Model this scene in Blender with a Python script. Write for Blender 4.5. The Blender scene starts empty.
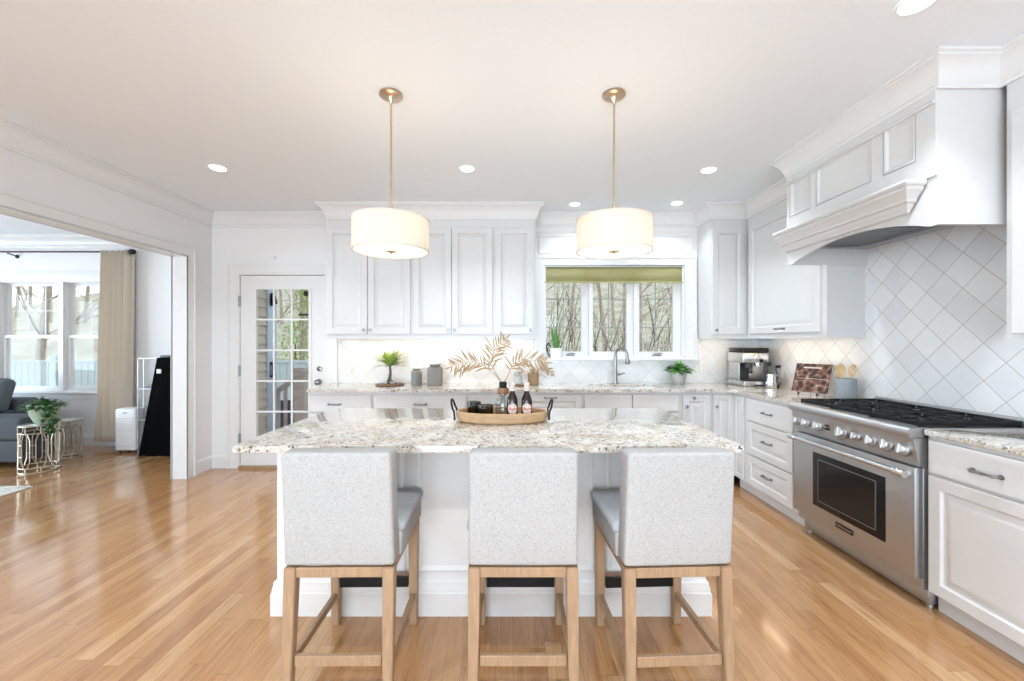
import bpy, bmesh, math, random
from mathutils import Vector, Matrix
R = random.Random(7)
sc = bpy.context.scene
COL = sc.collection
PI = math.pi
CAMZ = 1.36; F = 417.0; CEIL = 2.745

# ------------------------------------------------------------------ camera, sky, exposure
cam = bpy.data.objects.new('camera', bpy.data.cameras.new('camera')); COL.objects.link(cam)
cam.location = (0, 0, CAMZ); cam.rotation_euler = (PI/2, 0, 0)
cam.data.sensor_width = 36; cam.data.lens = 36*F/1024
cam.data.shift_x = 2/1024; cam.data.shift_y = 1.5/1024
cam.data.clip_start = .05
sc.camera = cam
sc.view_settings.view_transform = 'Standard'; sc.view_settings.look = 'None'
sc.view_settings.gamma = 1; sc.view_settings.use_curve_mapping = False
sc.view_settings.exposure = 1.06
SKY = .80; CAN_W = 9.0; STRIP_W = .50; PEND_W = 1.3
w = bpy.data.worlds.new('sky'); sc.world = w; w.use_nodes = True
nt = w.node_tree; nt.nodes.clear()
o_ = nt.nodes.new('ShaderNodeOutputWorld'); b_ = nt.nodes.new('ShaderNodeBackground')
tc = nt.nodes.new('ShaderNodeTexCoord'); sp = nt.nodes.new('ShaderNodeSeparateXYZ'); rp = nt.nodes.new('ShaderNodeValToRGB')
nt.links.new(tc.outputs['Generated'], sp.inputs[0]); nt.links.new(sp.outputs['Z'], rp.inputs[0])
rp.color_ramp.elements[0].position = 0; rp.color_ramp.elements[0].color = (.95, .97, 1, 1)
rp.color_ramp.elements[1].position = .6; rp.color_ramp.elements[1].color = (.72, .86, 1, 1)
nt.links.new(rp.outputs[0], b_.inputs[0]); b_.inputs[1].default_value = SKY
nt.links.new(b_.outputs[0], o_.inputs[0])
try:
    sc.cycles.max_bounces = 8; sc.cycles.diffuse_bounces = 5; sc.cycles.glossy_bounces = 4
    sc.cycles.transparent_max_bounces = 12; sc.cycles.transmission_bounces = 6
    sc.cycles.sample_clamp_indirect = 6; sc.cycles.use_denoising = True
    sc.cycles.caustics_reflective = False; sc.cycles.caustics_refractive = False
except Exception: pass

def area(name, loc, rot, sx, sy, watt, col=(1, 1, 1), parent=None, spread=PI):
    l = bpy.data.lights.new(name, 'AREA'); l.shape = 'RECTANGLE'; l.size = sx; l.size_y = sy
    l.energy = watt; l.color = col; l.spread = spread
    o = bpy.data.objects.new(name, l); COL.objects.link(o); o.location = loc; o.rotation_euler = rot
    return o
# daylight stand-in: area lamps added outside the unseen windows
FILL_W = 270.0
area('daylight_fill', (-.6, -4.35, 1.3), (PI/2+.52, 0, 0), 5.4, 2.2, FILL_W, (.68, .84, 1))
area('daylight_fill', (-9.5, 1.8, 1.5), (0, -PI/2, 0), 2.2, 4.4, FILL_W*.95, (.68, .84, 1))

# ------------------------------------------------------------------ helpers
ORG = {}
class MB:
    def __init__(s): s.bm = bmesh.new()
    def poly(s, pts):
        return s.bm.faces.new([s.bm.verts.new(p) for p in pts])
    def box(s, x0, x1, y0, y1, z0, z1, r=0, seg=2, M=None):
        ret = bmesh.ops.create_cube(s.bm, size=1)
        vs = ret['verts']
        for v in vs:
            v.co = Vector((x0+(v.co.x+.5)*(x1-x0), y0+(v.co.y+.5)*(y1-y0), z0+(v.co.z+.5)*(z1-z0)))
        out = vs
        if r > 0:
            es = list({e for v in vs for e in v.link_edges})
            rr = bmesh.ops.bevel(s.bm, geom=es, offset=r, offset_type='OFFSET', segments=seg, profile=.5, affect='EDGES', clamp_overlap=True)
            out = list({v for f in rr['faces'] for v in f.verts} | {v for v in vs if v.is_valid})
        if M is not None:
            for v in out: v.co = M @ v.co
        return out
    def hexa(s, a, b):   # a, b: two quads (4 points each)
        va = [s.bm.verts.new(p) for p in a]; vb = [s.bm.verts.new(p) for p in b]
        s.bm.faces.new(va[::-1]); s.bm.faces.new(vb)
        for i in range(4):
            j = (i+1) % 4; s.bm.faces.new([va[i], va[j], vb[j], vb[i]])
    def tube(s, pts, rad, n=10, caps=True):
        pts = [Vector(p) for p in pts]
        rads = rad if isinstance(rad, (list, tuple)) else [rad]*len(pts)
        rings = []; up = None
        for i, p in enumerate(pts):
            d = (pts[min(i+1, len(pts)-1)]-pts[max(i-1, 0)]).normalized()
            if up is None:
                up = d.cross(Vector((0, 0, 1)))
                if up.length < .1: up = Vector((1, 0, 0))
            up = (up-d*up.dot(d)).normalized(); q = d.cross(up)
            rings.append([s.bm.verts.new(p+(up*math.cos(2*PI*k/n)+q*math.sin(2*PI*k/n))*rads[i]) for k in range(n)])
        for a, b in zip(rings, rings[1:]):
            for k in range(n):
                l = (k+1) % n; s.bm.faces.new([a[k], a[l], b[l], b[k]])
        if caps: s.bm.faces.new(rings[0][::-1]); s.bm.faces.new(rings[-1])
    def lathe(s, prof, c=(0, 0, 0), n=28, M=None, closed=False):   # prof: (r, z)
        rings = []; c = Vector(c)
        for r, z in prof:
            if r < 1e-6: ps = [Vector((0, 0, z))]
            else: ps = [Vector((r*math.cos(2*PI*k/n), r*math.sin(2*PI*k/n), z)) for k in range(n)]
            rings.append([s.bm.verts.new((M @ p if M is not None else p)+c) for p in ps])
        prs = list(zip(rings, rings[1:]))
        if closed: prs.append((rings[-1], rings[0]))
        for a, b in prs:
            for k in range(n):
                l = (k+1) % n
                if len(a) == 1 and len(b) == 1: continue
                if len(a) == 1: s.bm.faces.new([a[0], b[l], b[k]])
                elif len(b) == 1: s.bm.faces.new([a[k], a[l], b[0]])
                else: s.bm.faces.new([a[k], a[l], b[l], b[k]])
    def nest(s, P, U, V, N, w, h, loops):    # nested rectangles: (inset, depth)
        P, U, V, N = map(Vector, (P, U, V, N)); prev = None
        for ins, d in loops:
            q = [s.bm.verts.new(P+U*a+V*b+N*d) for a, b in ((ins, ins), (w-ins, ins), (w-ins, h-ins), (ins, h-ins))]
            if prev:
                for i in range(4):
                    j = (i+1) % 4; s.bm.faces.new([prev[i], prev[j], q[j], q[i]])
            prev = q
        s.bm.faces.new(prev)
    def sweep(s, path, prof, closed=False):  # path in plan; prof (out to the right of travel, z)
        P = [Vector((p[0], p[1])) for p in path]; n = len(P); rings = []
        for i in range(n):
            ds = []
            if i > 0 or closed: ds.append((P[i]-P[i-1]).normalized())
            if i < n-1 or closed: ds.append((P[(i+1) % n]-P[i]).normalized())
            ns = [Vector((d.y, -d.x)) for d in ds]
            m = ns[0] if len(ns) == 1 else (ns[0]+ns[1])/max(.2, 1+ns[0].dot(ns[1]))
            rings.append([s.bm.verts.new((P[i].x+m.x*o, P[i].y+m.y*o, z)) for o, z in prof])
        k = len(prof)
        prs = list(zip(rings, rings[1:]))+([(rings[-1], rings[0])] if closed else [])
        for a, b in prs:
            for i in range(k):
                j = (i+1) % k; s.bm.faces.new([a[i], b[i], b[j], a[j]])
        if not closed: s.bm.faces.new(rings[0]); s.bm.faces.new(rings[-1][::-1])
    def prism(s, pts, ext):                 # planar polygon extruded by a vector
        ext = Vector(ext); a = [s.bm.verts.new(p) for p in pts]; b = [s.bm.verts.new(Vector(p)+ext) for p in pts]
        s.bm.faces.new(a); s.bm.faces.new(b[::-1])
        for i in range(len(a)):
            j = (i+1) % len(a); s.bm.faces.new([a[j], a[i], b[i], b[j]])
def obj(name, mb, m, parent=None, local=False, smooth=True, fix=True, ang=35):
    bm = mb.bm
    if fix: bmesh.ops.recalc_face_normals(bm, faces=bm.faces[:])
    me = bpy.data.meshes.new(name)
    if parent is not None:
        if not local: bmesh.ops.translate(bm, verts=bm.verts[:], vec=-ORG[parent])
        bm.to_mesh(me); loc = Vector((0, 0, 0))
    else:
        if local: loc = Vector((0, 0, 0))
        else:
            xs = [v.co for v in bm.verts]
            loc = Vector(((min(v.x for v in xs)+max(v.x for v in xs))/2, (min(v.y for v in xs)+max(v.y for v in xs))/2, min(v.z for v in xs)))
            bmesh.ops.translate(bm, verts=bm.verts[:], vec=-loc)
        bm.to_mesh(me)
    bm.free(); me.materials.append(m)
    if smooth:
        me.polygons.foreach_set('use_smooth', [True]*len(me.polygons)); me.set_sharp_from_angle(angle=math.radians(ang))
    o = bpy.data.objects.new(name, me); COL.objects.link(o)
    if parent is not None: o.parent = parent; ORG[o] = ORG[parent]
    else: o.location = loc; ORG[o] = loc.copy()
    return o
def tag(o, label, cat, group=None, kind=None):
    o['label'] = label; o['category'] = cat
    if group: o['group'] = group
    if kind: o['kind'] = kind
    return o
def thing(name, label, cat, loc=(0, 0, 0), rz=0, group=None):
    o = bpy.data.objects.new(name, None); COL.objects.link(o); o.location = loc; o.rotation_euler = (0, 0, rz)
    o.empty_display_size = .1
    ORG[o] = Vector(loc) if rz == 0 else Vector((0, 0, 0))
    return tag(o, label, cat, group)
def struct(name, mb, m, smooth=False):
    o = obj(name, mb, m, smooth=smooth); o['kind'] = 'structure'; return o
def sroot(name, loc=(0, 0, 0)):
    o = bpy.data.objects.new(name, None); COL.objects.link(o); o.location = loc; ORG[o] = Vector(loc); o['kind'] = 'structure'
    return o
def kids(o): return [c for c in bpy.data.objects if c.parent is o]
def dup(root, loc, rz=0, label=None, group=None):
    def cp(o, par):
        c = o.copy(); COL.objects.link(c); ORG[c] = ORG[o]
        if par is not None: c.parent = par
        for k in kids(o): cp(k, c)
        return c
    r = cp(root, None); r.location = loc; r.rotation_euler = (0, 0, rz)
    if label: r['label'] = label
    if group: r['group'] = group
    return r

# ------------------------------------------------------------------ materials
class NT:
    def __init__(s, name):
        s.m = bpy.data.materials.new(name); s.m.use_nodes = True; s.t = s.m.node_tree
        s.b = s.t.nodes['Principled BSDF']; s.out = s.t.nodes['Material Output']
    def n(s, t, **k):
        x = s.t.nodes.new(t)
        for a, v in k.items(): setattr(x, a, v)
        return x
    def l(s, a, b): s.t.links.new(a, b)
    def obj(s, scale=(1, 1, 1), rot=(0, 0, 0), loc=(0, 0, 0), src='Object'):
        c = s.n('ShaderNodeTexCoord'); m = s.n('ShaderNodeMapping'); s.l(c.outputs[src], m.inputs[0])
        m.inputs['Scale'].default_value = scale; m.inputs['Rotation'].default_value = rot; m.inputs['Location'].default_value = loc
        return m.outputs[0]
    def noise(s, vec, scale, detail=4, rough=.55):
        x = s.n('ShaderNodeTexNoise'); s.l(vec, x.inputs[0]); x.inputs['Scale'].default_value = scale
        x.inputs['Detail'].default_value = detail; x.inputs['Roughness'].default_value = rough; return x.outputs[0]
    def ramp(s, f, els, interp='LINEAR'):
        r = s.n('ShaderNodeValToRGB'); s.l(f, r.inputs[0]); e = r.color_ramp.elements; r.color_ramp.interpolation = interp
        while len(e) < len(els): e.new(.5)
        for i, (p, c) in enumerate(els):
            e[i].position = p; e[i].color = tuple(c)+(1,) if len(c) == 3 else c
        return r.outputs[0]
    def mix(s, f, a, b, mode='MIX'):
        x = s.n('ShaderNodeMix', data_type='RGBA', blend_type=mode)
        for i, v in ((0, f), (6, a), (7, b)):
            if hasattr(v, 'links') or hasattr(v, 'is_linked'): s.l(v, x.inputs[i])
            else: x.inputs[i].default_value = v if i == 0 else (tuple(v)+(1,) if len(v) == 3 else v)
        return x.outputs[2]
    def math(s, op, a, b=None, c=None):
        x = s.n('ShaderNodeMath', operation=op)
        for i, v in enumerate((a, b, c)):
            if v is None: continue
            if isinstance(v, (int, float)): x.inputs[i].default_value = v
            else: s.l(v, x.inputs[i])
        return x.outputs[0]
    def bump(s, h, strength=.2, dist=.002):
        x = s.n('ShaderNodeBump'); s.l(h, x.inputs['Height']); x.inputs['Strength'].default_value = strength; x.inputs['Distance'].default_value = dist
        s.l(x.outputs[0], s.b.inputs['Normal'])
    def set(s, rough=None, metal=None, coat=None, coatr=None, spec=None):
        for k, v in (('Roughness', rough), ('Metallic', metal), ('Coat Weight', coat), ('Coat Roughness', coatr), ('Specular IOR Level', spec)):
            if v is not None: s.b.inputs[k].default_value = v
def pm(name, c, rough=.5, metal=0, scale=30, var=.06, bump=0, stretch=(1, 1, 1), **k):
    t = NT(name); v = t.obj(stretch); f = t.noise(v, scale)
    lo = tuple(max(0, x*(1-var)) for x in c); hi = tuple(min(1, x*(1+var)) for x in c)
    t.l(t.ramp(f, [(.3, lo), (.7, hi)]), t.b.inputs['Base Color']); t.set(rough=rough, metal=metal, **k)
    if bump: t.bump(f, bump)
    return t.m
def em(name, c, s):
    t = NT(name); v = t.obj(); f = t.noise(v, 8)
    t.l(t.ramp(f, [(.3, tuple(x*.97 for x in c)), (.7, c)]), t.b.inputs['Emission Color'])
    t.b.inputs['Base Color'].default_value = tuple(c)+(1,); t.b.inputs['Emission Strength'].default_value = s; return t.m
M = {}
M['wall'] = pm('wall_paint', (.73, .715, .70), .6, scale=60, var=.01, bump=.03)
M['ceil'] = pm('ceiling_paint', (.81, .85, .885), .8, scale=60, var=.01, bump=.02)
M['trim'] = pm('trim_paint', (.70, .69, .675), .35, scale=20, var=.01)
M['cab'] = pm('cabinet_paint', (.62, .61, .595), .33, scale=20, var=.012)
M['island'] = pm('island_paint', (.69, .665, .635), .4, scale=20, var=.012)
M['steel'] = pm('brushed_steel', (.50, .505, .51), .42, 1, scale=40, var=.06, stretch=(1, 1, 30))
M['steeld'] = pm('dark_steel', (.34, .35, .36), .35, 1, scale=40, var=.08)
M['chrome'] = pm('polished_steel', (.68, .69, .70), .24, 1, scale=10, var=.02)
M['pewter'] = pm('pewter', (.30, .30, .31), .3, 1, scale=30, var=.1)
M['nickel'] = pm('nickel', (.27, .26, .24), .3, 1, scale=20, var=.04)
M['iron'] = pm('cast_iron', (.007, .007, .008), .55, scale=120, var=.3, bump=.2, spec=.25)
M['black'] = pm('black_enamel', (.006, .006, .007), .35, scale=50, var=.2, spec=.3)
M['rubber'] = pm('black_plastic', (.02, .02, .022), .4, scale=60, var=.2)
M['brass'] = pm('antique_brass', (.60, .47, .34), .32, 1, scale=20, var=.08)
M['gold'] = pm('champagne_metal', (.50, .44, .34), .35, 1, scale=20, var=.06)
M['bronze'] = pm('bronze_rod', (.03, .026, .024), .4, .6, scale=20, var=.2)
M['ceramic'] = pm('grey_ceramic', (.27, .285, .30), .5, scale=60, var=.08)
M['cementpot'] = pm('cement_pot', (.42, .41, .39), .7, scale=60, var=.12)
M['stonejar'] = pm('ribbed_stoneware', (.21, .20, .185), .6, scale=60, var=.15, bump=.2)
M['whitepot'] = pm('white_ceramic', (.82, .82, .80), .3, scale=40, var=.03)
M['greenpot'] = pm('celadon_pot', (.38, .46, .33), .5, scale=25, var=.22, bump=.4)
M['leaf'] = pm('green_leaf', (.10, .26, .05), .45, scale=40, var=.4)
M['leafd'] = pm('dark_leaf', (.04, .12, .03), .45, scale=40, var=.4)
M['leafy'] = pm('fresh_leaf', (.34, .46, .10), .5, scale=40, var=.35)
M['dried'] = pm('dried_palm', (.36, .25, .135), .8, scale=40, var=.2)
M['bark'] = pm('bark', (.13, .09, .06), .85, scale=30, var=.4, bump=.4)
M['barkp'] = pm('pale_bark', (.42, .36, .29), .85, scale=12, var=.35, bump=.4)
M['twig'] = pm('twig_bark', (.15, .115, .085), .8, scale=12, var=.4)
M['soil'] = pm('soil', (.05, .035, .025), .9, scale=80, var=.4, bump=.5)
M['stoolwood'] = pm('oak_leg', (.33, .205, .115), .5, scale=14, var=.18, bump=.08, stretch=(6, 6, .7))
M['traywood'] = pm('tray_wood', (.46, .29, .155), .45, scale=12, var=.16, stretch=(1, 6, 6))
M['darkwood'] = pm('dark_wood', (.22, .10, .045), .5, scale=12, var=.25, stretch=(1, 8, 8))
M['spoonwood'] = pm('spoon_wood', (.66, .45, .22), .5, scale=30, var=.15)
M['sofa'] = pm('charcoal_fabric', (.075, .085, .095), .9, scale=250, var=.25, bump=.4)
M['sofap'] = pm('pillow_fabric', (.10, .115, .125), .9, scale=250, var=.25, bump=.4)
M['basket'] = pm('woven_basket', (.36, .24, .12), .8, scale=90, var=.35, bump=.6, stretch=(1, 1, 3))
M['smoke'] = pm('smoked_ceramic', (.06, .062, .06), .25, scale=30, var=.2)
M['amber'] = pm('dark_bottle_glass', (.014, .005, .004), .14, scale=30, var=.1)
M['label'] = None
M['acwhite'] = pm('appliance_plastic', (.78, .78, .77), .4, scale=30, var=.02)
M['drape'] = pm('black_cloth', (.003, .003, .003), .95, scale=90, var=.3, spec=.05)
M['vinyl'] = pm('fence_vinyl', (.52, .60, .61), .5, scale=8, var=.03)
M['siding'] = pm('clapboard', (.60, .56, .48), .6, scale=12, var=.05)
M['cornerb'] = pm('corner_board', (.55, .66, .80), .5, scale=8, var=.03)
M['railing'] = pm('deck_railing', (.46, .40, .36), .6, scale=14, var=.1)
M['deck'] = pm('deck_boards', (.30, .27, .24), .7, scale=14, var=.15, stretch=(1, 8, 1))
M['bottlecap'] = pm('foil_cap', (.58, .50, .46), .35, scale=60, var=.1)
M['grout'] = pm('white_plate', (.74, .70, .64), .4, scale=30, var=.02)

def glass(name, tint=(1, 1, 1), refl=.9):
    t = NT(name); t.t.nodes.remove(t.b)
    tr = t.n('ShaderNodeBsdfTransparent'); gl = t.n('ShaderNodeBsdfGlossy'); mx = t.n('ShaderNodeMixShader'); fr = t.n('ShaderNodeLayerWeight'); gl.inputs['Roughness'].default_value = .02
    nz = t.noise(t.obj(), 3); t.l(t.ramp(nz, [(.3, tuple(x*.98 for x in tint)), (.7, tint)]), tr.inputs[0])
    t.l(t.math('MULTIPLY', t.math('MULTIPLY_ADD', t.math('POWER', fr.outputs['Facing'], 4), .75, .045), refl), mx.inputs[0]); t.l(tr.outputs[0], mx.inputs[1]); t.l(gl.outputs[0], mx.inputs[2])
    t.l(mx.outputs[0], t.out.inputs[0]); return t.m
M['machine'] = pm('appliance_steel', (.62, .62, .61), .28, 1, scale=30, var=.06)
M['glass'] = glass('window_glass', (1, 1, 1), .22)
M['vaseglass'] = glass('clear_vessel_glass', (.93, .95, .95), 1)
M['smokeglass'] = glass('smoked_glass', (.50, .52, .50), 1)

def translucent(name, c, amt, em_=0, emc=(1, .86, .68), scale=200, stretch=(1, 1, 1), sheer=0):
    t = NT(name); f = t.noise(t.obj(stretch), scale, 3)
    col = t.ramp(f, [(.3, tuple(x*.9 for x in c)), (.7, c)])
    t.l(col, t.b.inputs['Base Color']); t.set(rough=.9)
    tl = t.n('ShaderNodeBsdfTranslucent'); t.l(col, tl.inputs[0]); mx = t.n('ShaderNodeMixShader'); mx.inputs[0].default_value = amt
    t.l(t.b.outputs[0], mx.inputs[1]); t.l(tl.outputs[0], mx.inputs[2]); t.l(mx.outputs[0], t.out.inputs[0])
    if sheer:
        tp = t.n('ShaderNodeBsdfTransparent'); m2 = t.n('ShaderNodeMixShader'); m2.inputs[0].default_value = sheer; t.l(mx.outputs[0], m2.inputs[1]); t.l(tp.outputs[0], m2.inputs[2]); t.l(m2.outputs[0], t.out.inputs[0])
    if em_:
        t.b.inputs['Emission Color'].default_value = tuple(emc)+(1,); t.b.inputs['Emission Strength'].default_value = em_
    return t.m
M['shade'] = translucent('linen_shade', (.66, .61, .56), .45, .24, (1, .80, .62), 90, (1, 1, .25))
M['shadetrim'] = pm('shade_trim', (.66, .60, .54), .8, scale=90, var=.05)
M['valance'] = translucent('olive_valance', (.60, .56, .28), .55, scale=120, sheer=.28)
M['curtain'] = translucent('curtain_linen', (.86, .77, .65), .3, scale=150)

# granite
def granite():
    t = NT('granite'); v = t.obj(src='Object')
    big = t.noise(v, 9, 5, .6); mid = t.noise(v, 46, 5, .7)
    base = t.ramp(big, [(.33, (.58, .50, .40)), (.47, (.70, .645, .57)), (.62, (.76, .735, .69))])
    gray = t.ramp(mid, [(.38, (.38, .37, .36)), (.48, (.74, .72, .69)), (.62, (.84, .82, .79))])
    c = t.mix(.85, base, gray, 'MULTIPLY'); 
    vo = t.n('ShaderNodeTexVoronoi'); vo.inputs['Scale'].default_value = 100
    d = t.n('ShaderNodeVectorMath', operation='ADD'); nz = t.n('ShaderNodeTexNoise'); nz.inputs['Scale'].default_value = 60
    t.l(v, nz.inputs[0]); sc_ = t.n('ShaderNodeVectorMath', operation='SCALE'); t.l(nz.outputs['Color'], sc_.inputs[0]); sc_.inputs['Scale'].default_value = .03
    t.l(v, d.inputs[0]); t.l(sc_.outputs[0], d.inputs[1]); t.l(d.outputs[0], vo.inputs[0])
    sx = t.n('ShaderNodeSeparateColor'); t.l(vo.outputs['Color'], sx.inputs[0])
    dens = t.noise(v, 22, 3, .6)
    thr = t.math('MULTIPLY_ADD', dens, .9, .46)
    dark = t.math('GREATER_THAN', sx.outputs[0], thr)
    c = t.mix(dark, c, t.ramp(sx.outputs[1], [(0, (.035, .035, .045)), (.5, (.11, .11, .13)), (.8, (.20, .12, .08)), (1, (.30, .27, .25))]))
    white = t.math('GREATER_THAN', sx.outputs[2], .83)
    c = t.mix(t.math('MULTIPLY', white, .35), c, (.86, .85, .83))
    t.l(c, t.b.inputs['Base Color']); t.set(rough=.04, spec=.7, coat=.12, coatr=.02); t.b.inputs['IOR'].default_value = 1.6; return t.m
M['granite'] = granite()
# oak strip floor, boards run away from the camera
def floor_mat():
    t = NT('oak_floor'); c = t.n('ShaderNodeTexCoord'); s = t.n('ShaderNodeSeparateXYZ'); t.l(c.outputs['Object'], s.inputs[0])
    W = .072; x = t.math('DIVIDE', s.outputs[0], W); ix = t.math('FLOOR', x); fx = t.math('FRACT', x)
    wn = t.n('ShaderNodeTexWhiteNoise', noise_dimensions='1D'); t.l(ix, wn.inputs['W'])
    y = t.math('ADD', t.math('DIVIDE', s.outputs[1], 1.15), t.math('MULTIPLY', wn.outputs[0], 7.3)); iy = t.math('FLOOR', y); fy = t.math('FRACT', y)
    cb = t.n('ShaderNodeCombineXYZ'); t.l(ix, cb.inputs[0]); t.l(iy, cb.inputs[1])
    w2 = t.n('ShaderNodeTexWhiteNoise', noise_dimensions='2D'); t.l(cb.outputs[0], w2.inputs['Vector'])
    r = w2.outputs['Value']
    sh = t.n('ShaderNodeCombineXYZ'); t.l(t.math('ADD', t.math('MULTIPLY', s.outputs[0], 14), t.math('MULTIPLY', r, 50)), sh.inputs[0])
    t.l(t.math('MULTIPLY', s.outputs[1], 1.6), sh.inputs[1]); t.l(t.math('MULTIPLY', r, 30), sh.inputs[2])
    g = t.noise(sh.outputs[0], 1.9, 8, .68)
    sh2 = t.n('ShaderNodeCombineXYZ'); t.l(t.math('MULTIPLY', s.outputs[0], 120), sh2.inputs[0]); t.l(t.math('MULTIPLY', s.outputs[1], 5), sh2.inputs[1]); t.l(r, sh2.inputs[2])
    g2 = t.noise(sh2.outputs[0], 1.2, 4, .6)
    base = t.ramp(r, [(0, FLO), (.12, FMID), (.85, FHI), (1, FHI2)])
    gr = t.ramp(g, [(.25, (.50, .42, .36)), (.40, (.82, .78, .74)), (.56, (1, 1, 1)), (.8, (1.0, .97, .93))])
    c1 = t.mix(.85, base, gr, 'MULTIPLY'); c1 = t.mix(.55, c1, t.ramp(g2, [(.35, (.72, .66, .6)), (.6, (1, 1, 1))]), 'MULTIPLY')
    ex = t.math('MINIMUM', fx, t.math('SUBTRACT', 1, fx)); ey = t.math('MINIMUM', fy, t.math('SUBTRACT', 1, fy))
    gap = t.math('MAXIMUM', t.math('LESS_THAN', ex, .012), t.math('LESS_THAN', ey, .0013))
    c1 = t.mix(t.math('MULTIPLY', gap, .55), c1, (.16, .08, .035))
    t.l(c1, t.b.inputs['Base Color'])
    t.l(t.ramp(g, [(.3, (.17,)*3), (.7, (.11,)*3)]), t.b.inputs['Roughness'])
    t.bump(t.math('SUBTRACT', t.math('MULTIPLY', g2, .25), gap), .12, .001)
    t.set(spec=.5, coat=.45, coatr=.09); return t.m
FLO = (.40, .20, .088); FMID = (.45, .232, .100); FHI = (.50, .268, .118); FHI2 = (.57, .34, .165)
M['floor'] = floor_mat()
# diamond wall tile; a = which object axis runs along the wall
def tile(name, axis, off, groutc, warm):
    t = NT(name); c = t.n('ShaderNodeTexCoord'); s = t.n('ShaderNodeSeparateXYZ'); g = t.n('ShaderNodeNewGeometry'); t.l(g.outputs['Position'], s.inputs[0])
    P = .1516; h = t.math('SUBTRACT', s.outputs[axis], off); z = t.math('SUBTRACT', s.outputs[2], 1.355)
    k = 1/(math.sqrt(2)*P)
    u = t.math('MULTIPLY', t.math('ADD', h, z), k); v = t.math('MULTIPLY', t.math('SUBTRACT', h, z), k)
    eu = t.math('PINGPONG', u, .5); ev = t.math('PINGPONG', v, .5); e = t.math('MINIMUM', eu, ev)
    gr = t.math('LESS_THAN', e, .0105)
    cb = t.n('ShaderNodeCombineXYZ'); t.l(t.math('FLOOR', u), cb.inputs[0]); t.l(t.math('FLOOR', v), cb.inputs[1])
    wn = t.n('ShaderNodeTexWhiteNoise', noise_dimensions='2D'); t.l(cb.outputs[0], wn.inputs['Vector'])
    nz = t.noise(g.outputs['Position'], 5, 5, .6)
    f = t.math('ADD', t.math('MULTIPLY', wn.outputs['Value'], .4), t.math('MULTIPLY', nz, .6))
    col = t.ramp(f, [(.3, (.68, .685, .69)), (.55, (.75, .75, .745)), (.8, warm)])
    t.l(t.mix(gr, col, groutc), t.b.inputs['Base Color']); t.l(t.ramp(gr, [(0, (.16,)*3), (1, (.8,)*3)]), t.b.inputs['Roughness'])
    t.bump(t.ramp(e, [(0, (0, 0, 0)), (.03, (1, 1, 1))]), .35, .002); return t.m
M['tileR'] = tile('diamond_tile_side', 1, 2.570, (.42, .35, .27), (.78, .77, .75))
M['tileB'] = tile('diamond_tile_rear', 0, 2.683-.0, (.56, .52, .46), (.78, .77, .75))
def fabric():
    t = NT('stool_fabric'); v = t.obj((1, 1, 1)); a = t.noise(t.obj((1, 1, .25)), 420, 2); b = t.noise(t.obj((.25, 1, 1)), 420, 2); big = t.noise(v, 60, 3)
    f = t.math('ADD', t.math('MULTIPLY', t.math('ADD', a, b), .46), t.math('MULTIPLY', big, .08))
    t.l(t.ramp(f, [(.36, (.31, .30, .285)), (.5, (.40, .39, .375)), (.64, (.455, .445, .43))]), t.b.inputs['Base Color'])
    t.set(rough=.95, spec=.2); t.bump(f, .5, .002); return t.m
M['fabric'] = fabric()
def seatfab():
    t = NT('seat_fabric'); f = t.noise(t.obj(), 300, 3)
    t.l(t.ramp(f, [(.35, (.36, .365, .375)), (.65, (.48, .485, .495))]), t.b.inputs['Base Color']); t.set(rough=.9, spec=.2); t.bump(f, .4, .001); return t.m
M['seatfab'] = seatfab()
def lawn():
    t = NT('leaf_litter'); v = t.obj(); f = t.noise(v, 1.4, 8, .7); g = t.noise(v, 14, 4, .7)
    c = t.ramp(f, [(.3, (.34, .31, .20)), (.48, (.56, .50, .36)), (.6, (.70, .66, .52)), (.75, (.46, .48, .28))])
    t.l(t.mix(.5, c, t.ramp(g, [(.3, (.4, .36, .3)), (.6, (1, 1, 1))]), 'MULTIPLY'), t.b.inputs['Base Color']); t.set(rough=.95); return t.m
M['litter'] = lawn()
def rugm():
    t = NT('rug_weave'); v = t.obj(); f = t.noise(v, 18, 6, .7)
    t.l(t.ramp(f, [(.38, (.30, .31, .31)), (.46, (.66, .62, .54)), (.65, (.76, .74, .68))]), t.b.inputs['Base Color']); t.set(rough=.95); t.bump(f, .4, .003); return t.m
M['rug'] = rugm()
def foodcover():
    t = NT('food_photo_cover'); v = t.obj((1, 1, 1)); vo = t.n('ShaderNodeTexVoronoi'); t.l(v, vo.inputs[0]); vo.inputs['Scale'].default_value = 26
    f = t.noise(v, 30, 5, .7); m = t.math('ADD', t.math('MULTIPLY', vo.outputs['Distance'], .6), t.math('MULTIPLY', f, .6))
    t.l(t.ramp(m, [(.40, (.012, .008, .008)), (.54, (.05, .025, .018)), (.64, (.14, .06, .035)), (.74, (.24, .13, .09)), (.88, (.42, .36, .32))]), t.b.inputs['Base Color']); t.set(rough=.3); return t.m
M['food'] = foodcover()
def bottlelabel():
    t = NT('bottle_label'); g = t.n('ShaderNodeTexCoord'); s = t.n('ShaderNodeSeparateXYZ'); t.l(g.outputs['Object'], s.inputs[0])
    f = t.noise(t.obj((1, 1, 2)), 90, 2)
    band = t.math('COMPARE', s.outputs[2], .062, .006)
    c = t.ramp(f, [(.48, (.62, .56, .50)), (.60, (.50, .25, .22))])
    t.l(t.mix(t.math('MULTIPLY', band, .5), c, (.45, .10, .08)), t.b.inputs['Base Color']); t.set(rough=.5); return t.m
M['label'] = bottlelabel()
M['canlight'] = em('can_light_lens', (1, .97, .92), 9)
M['striplight'] = em('led_strip', (1, .86, .64), 5)
M['diffuser'] = em('pendant_diffuser', (1, .88, .70), .55)
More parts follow.
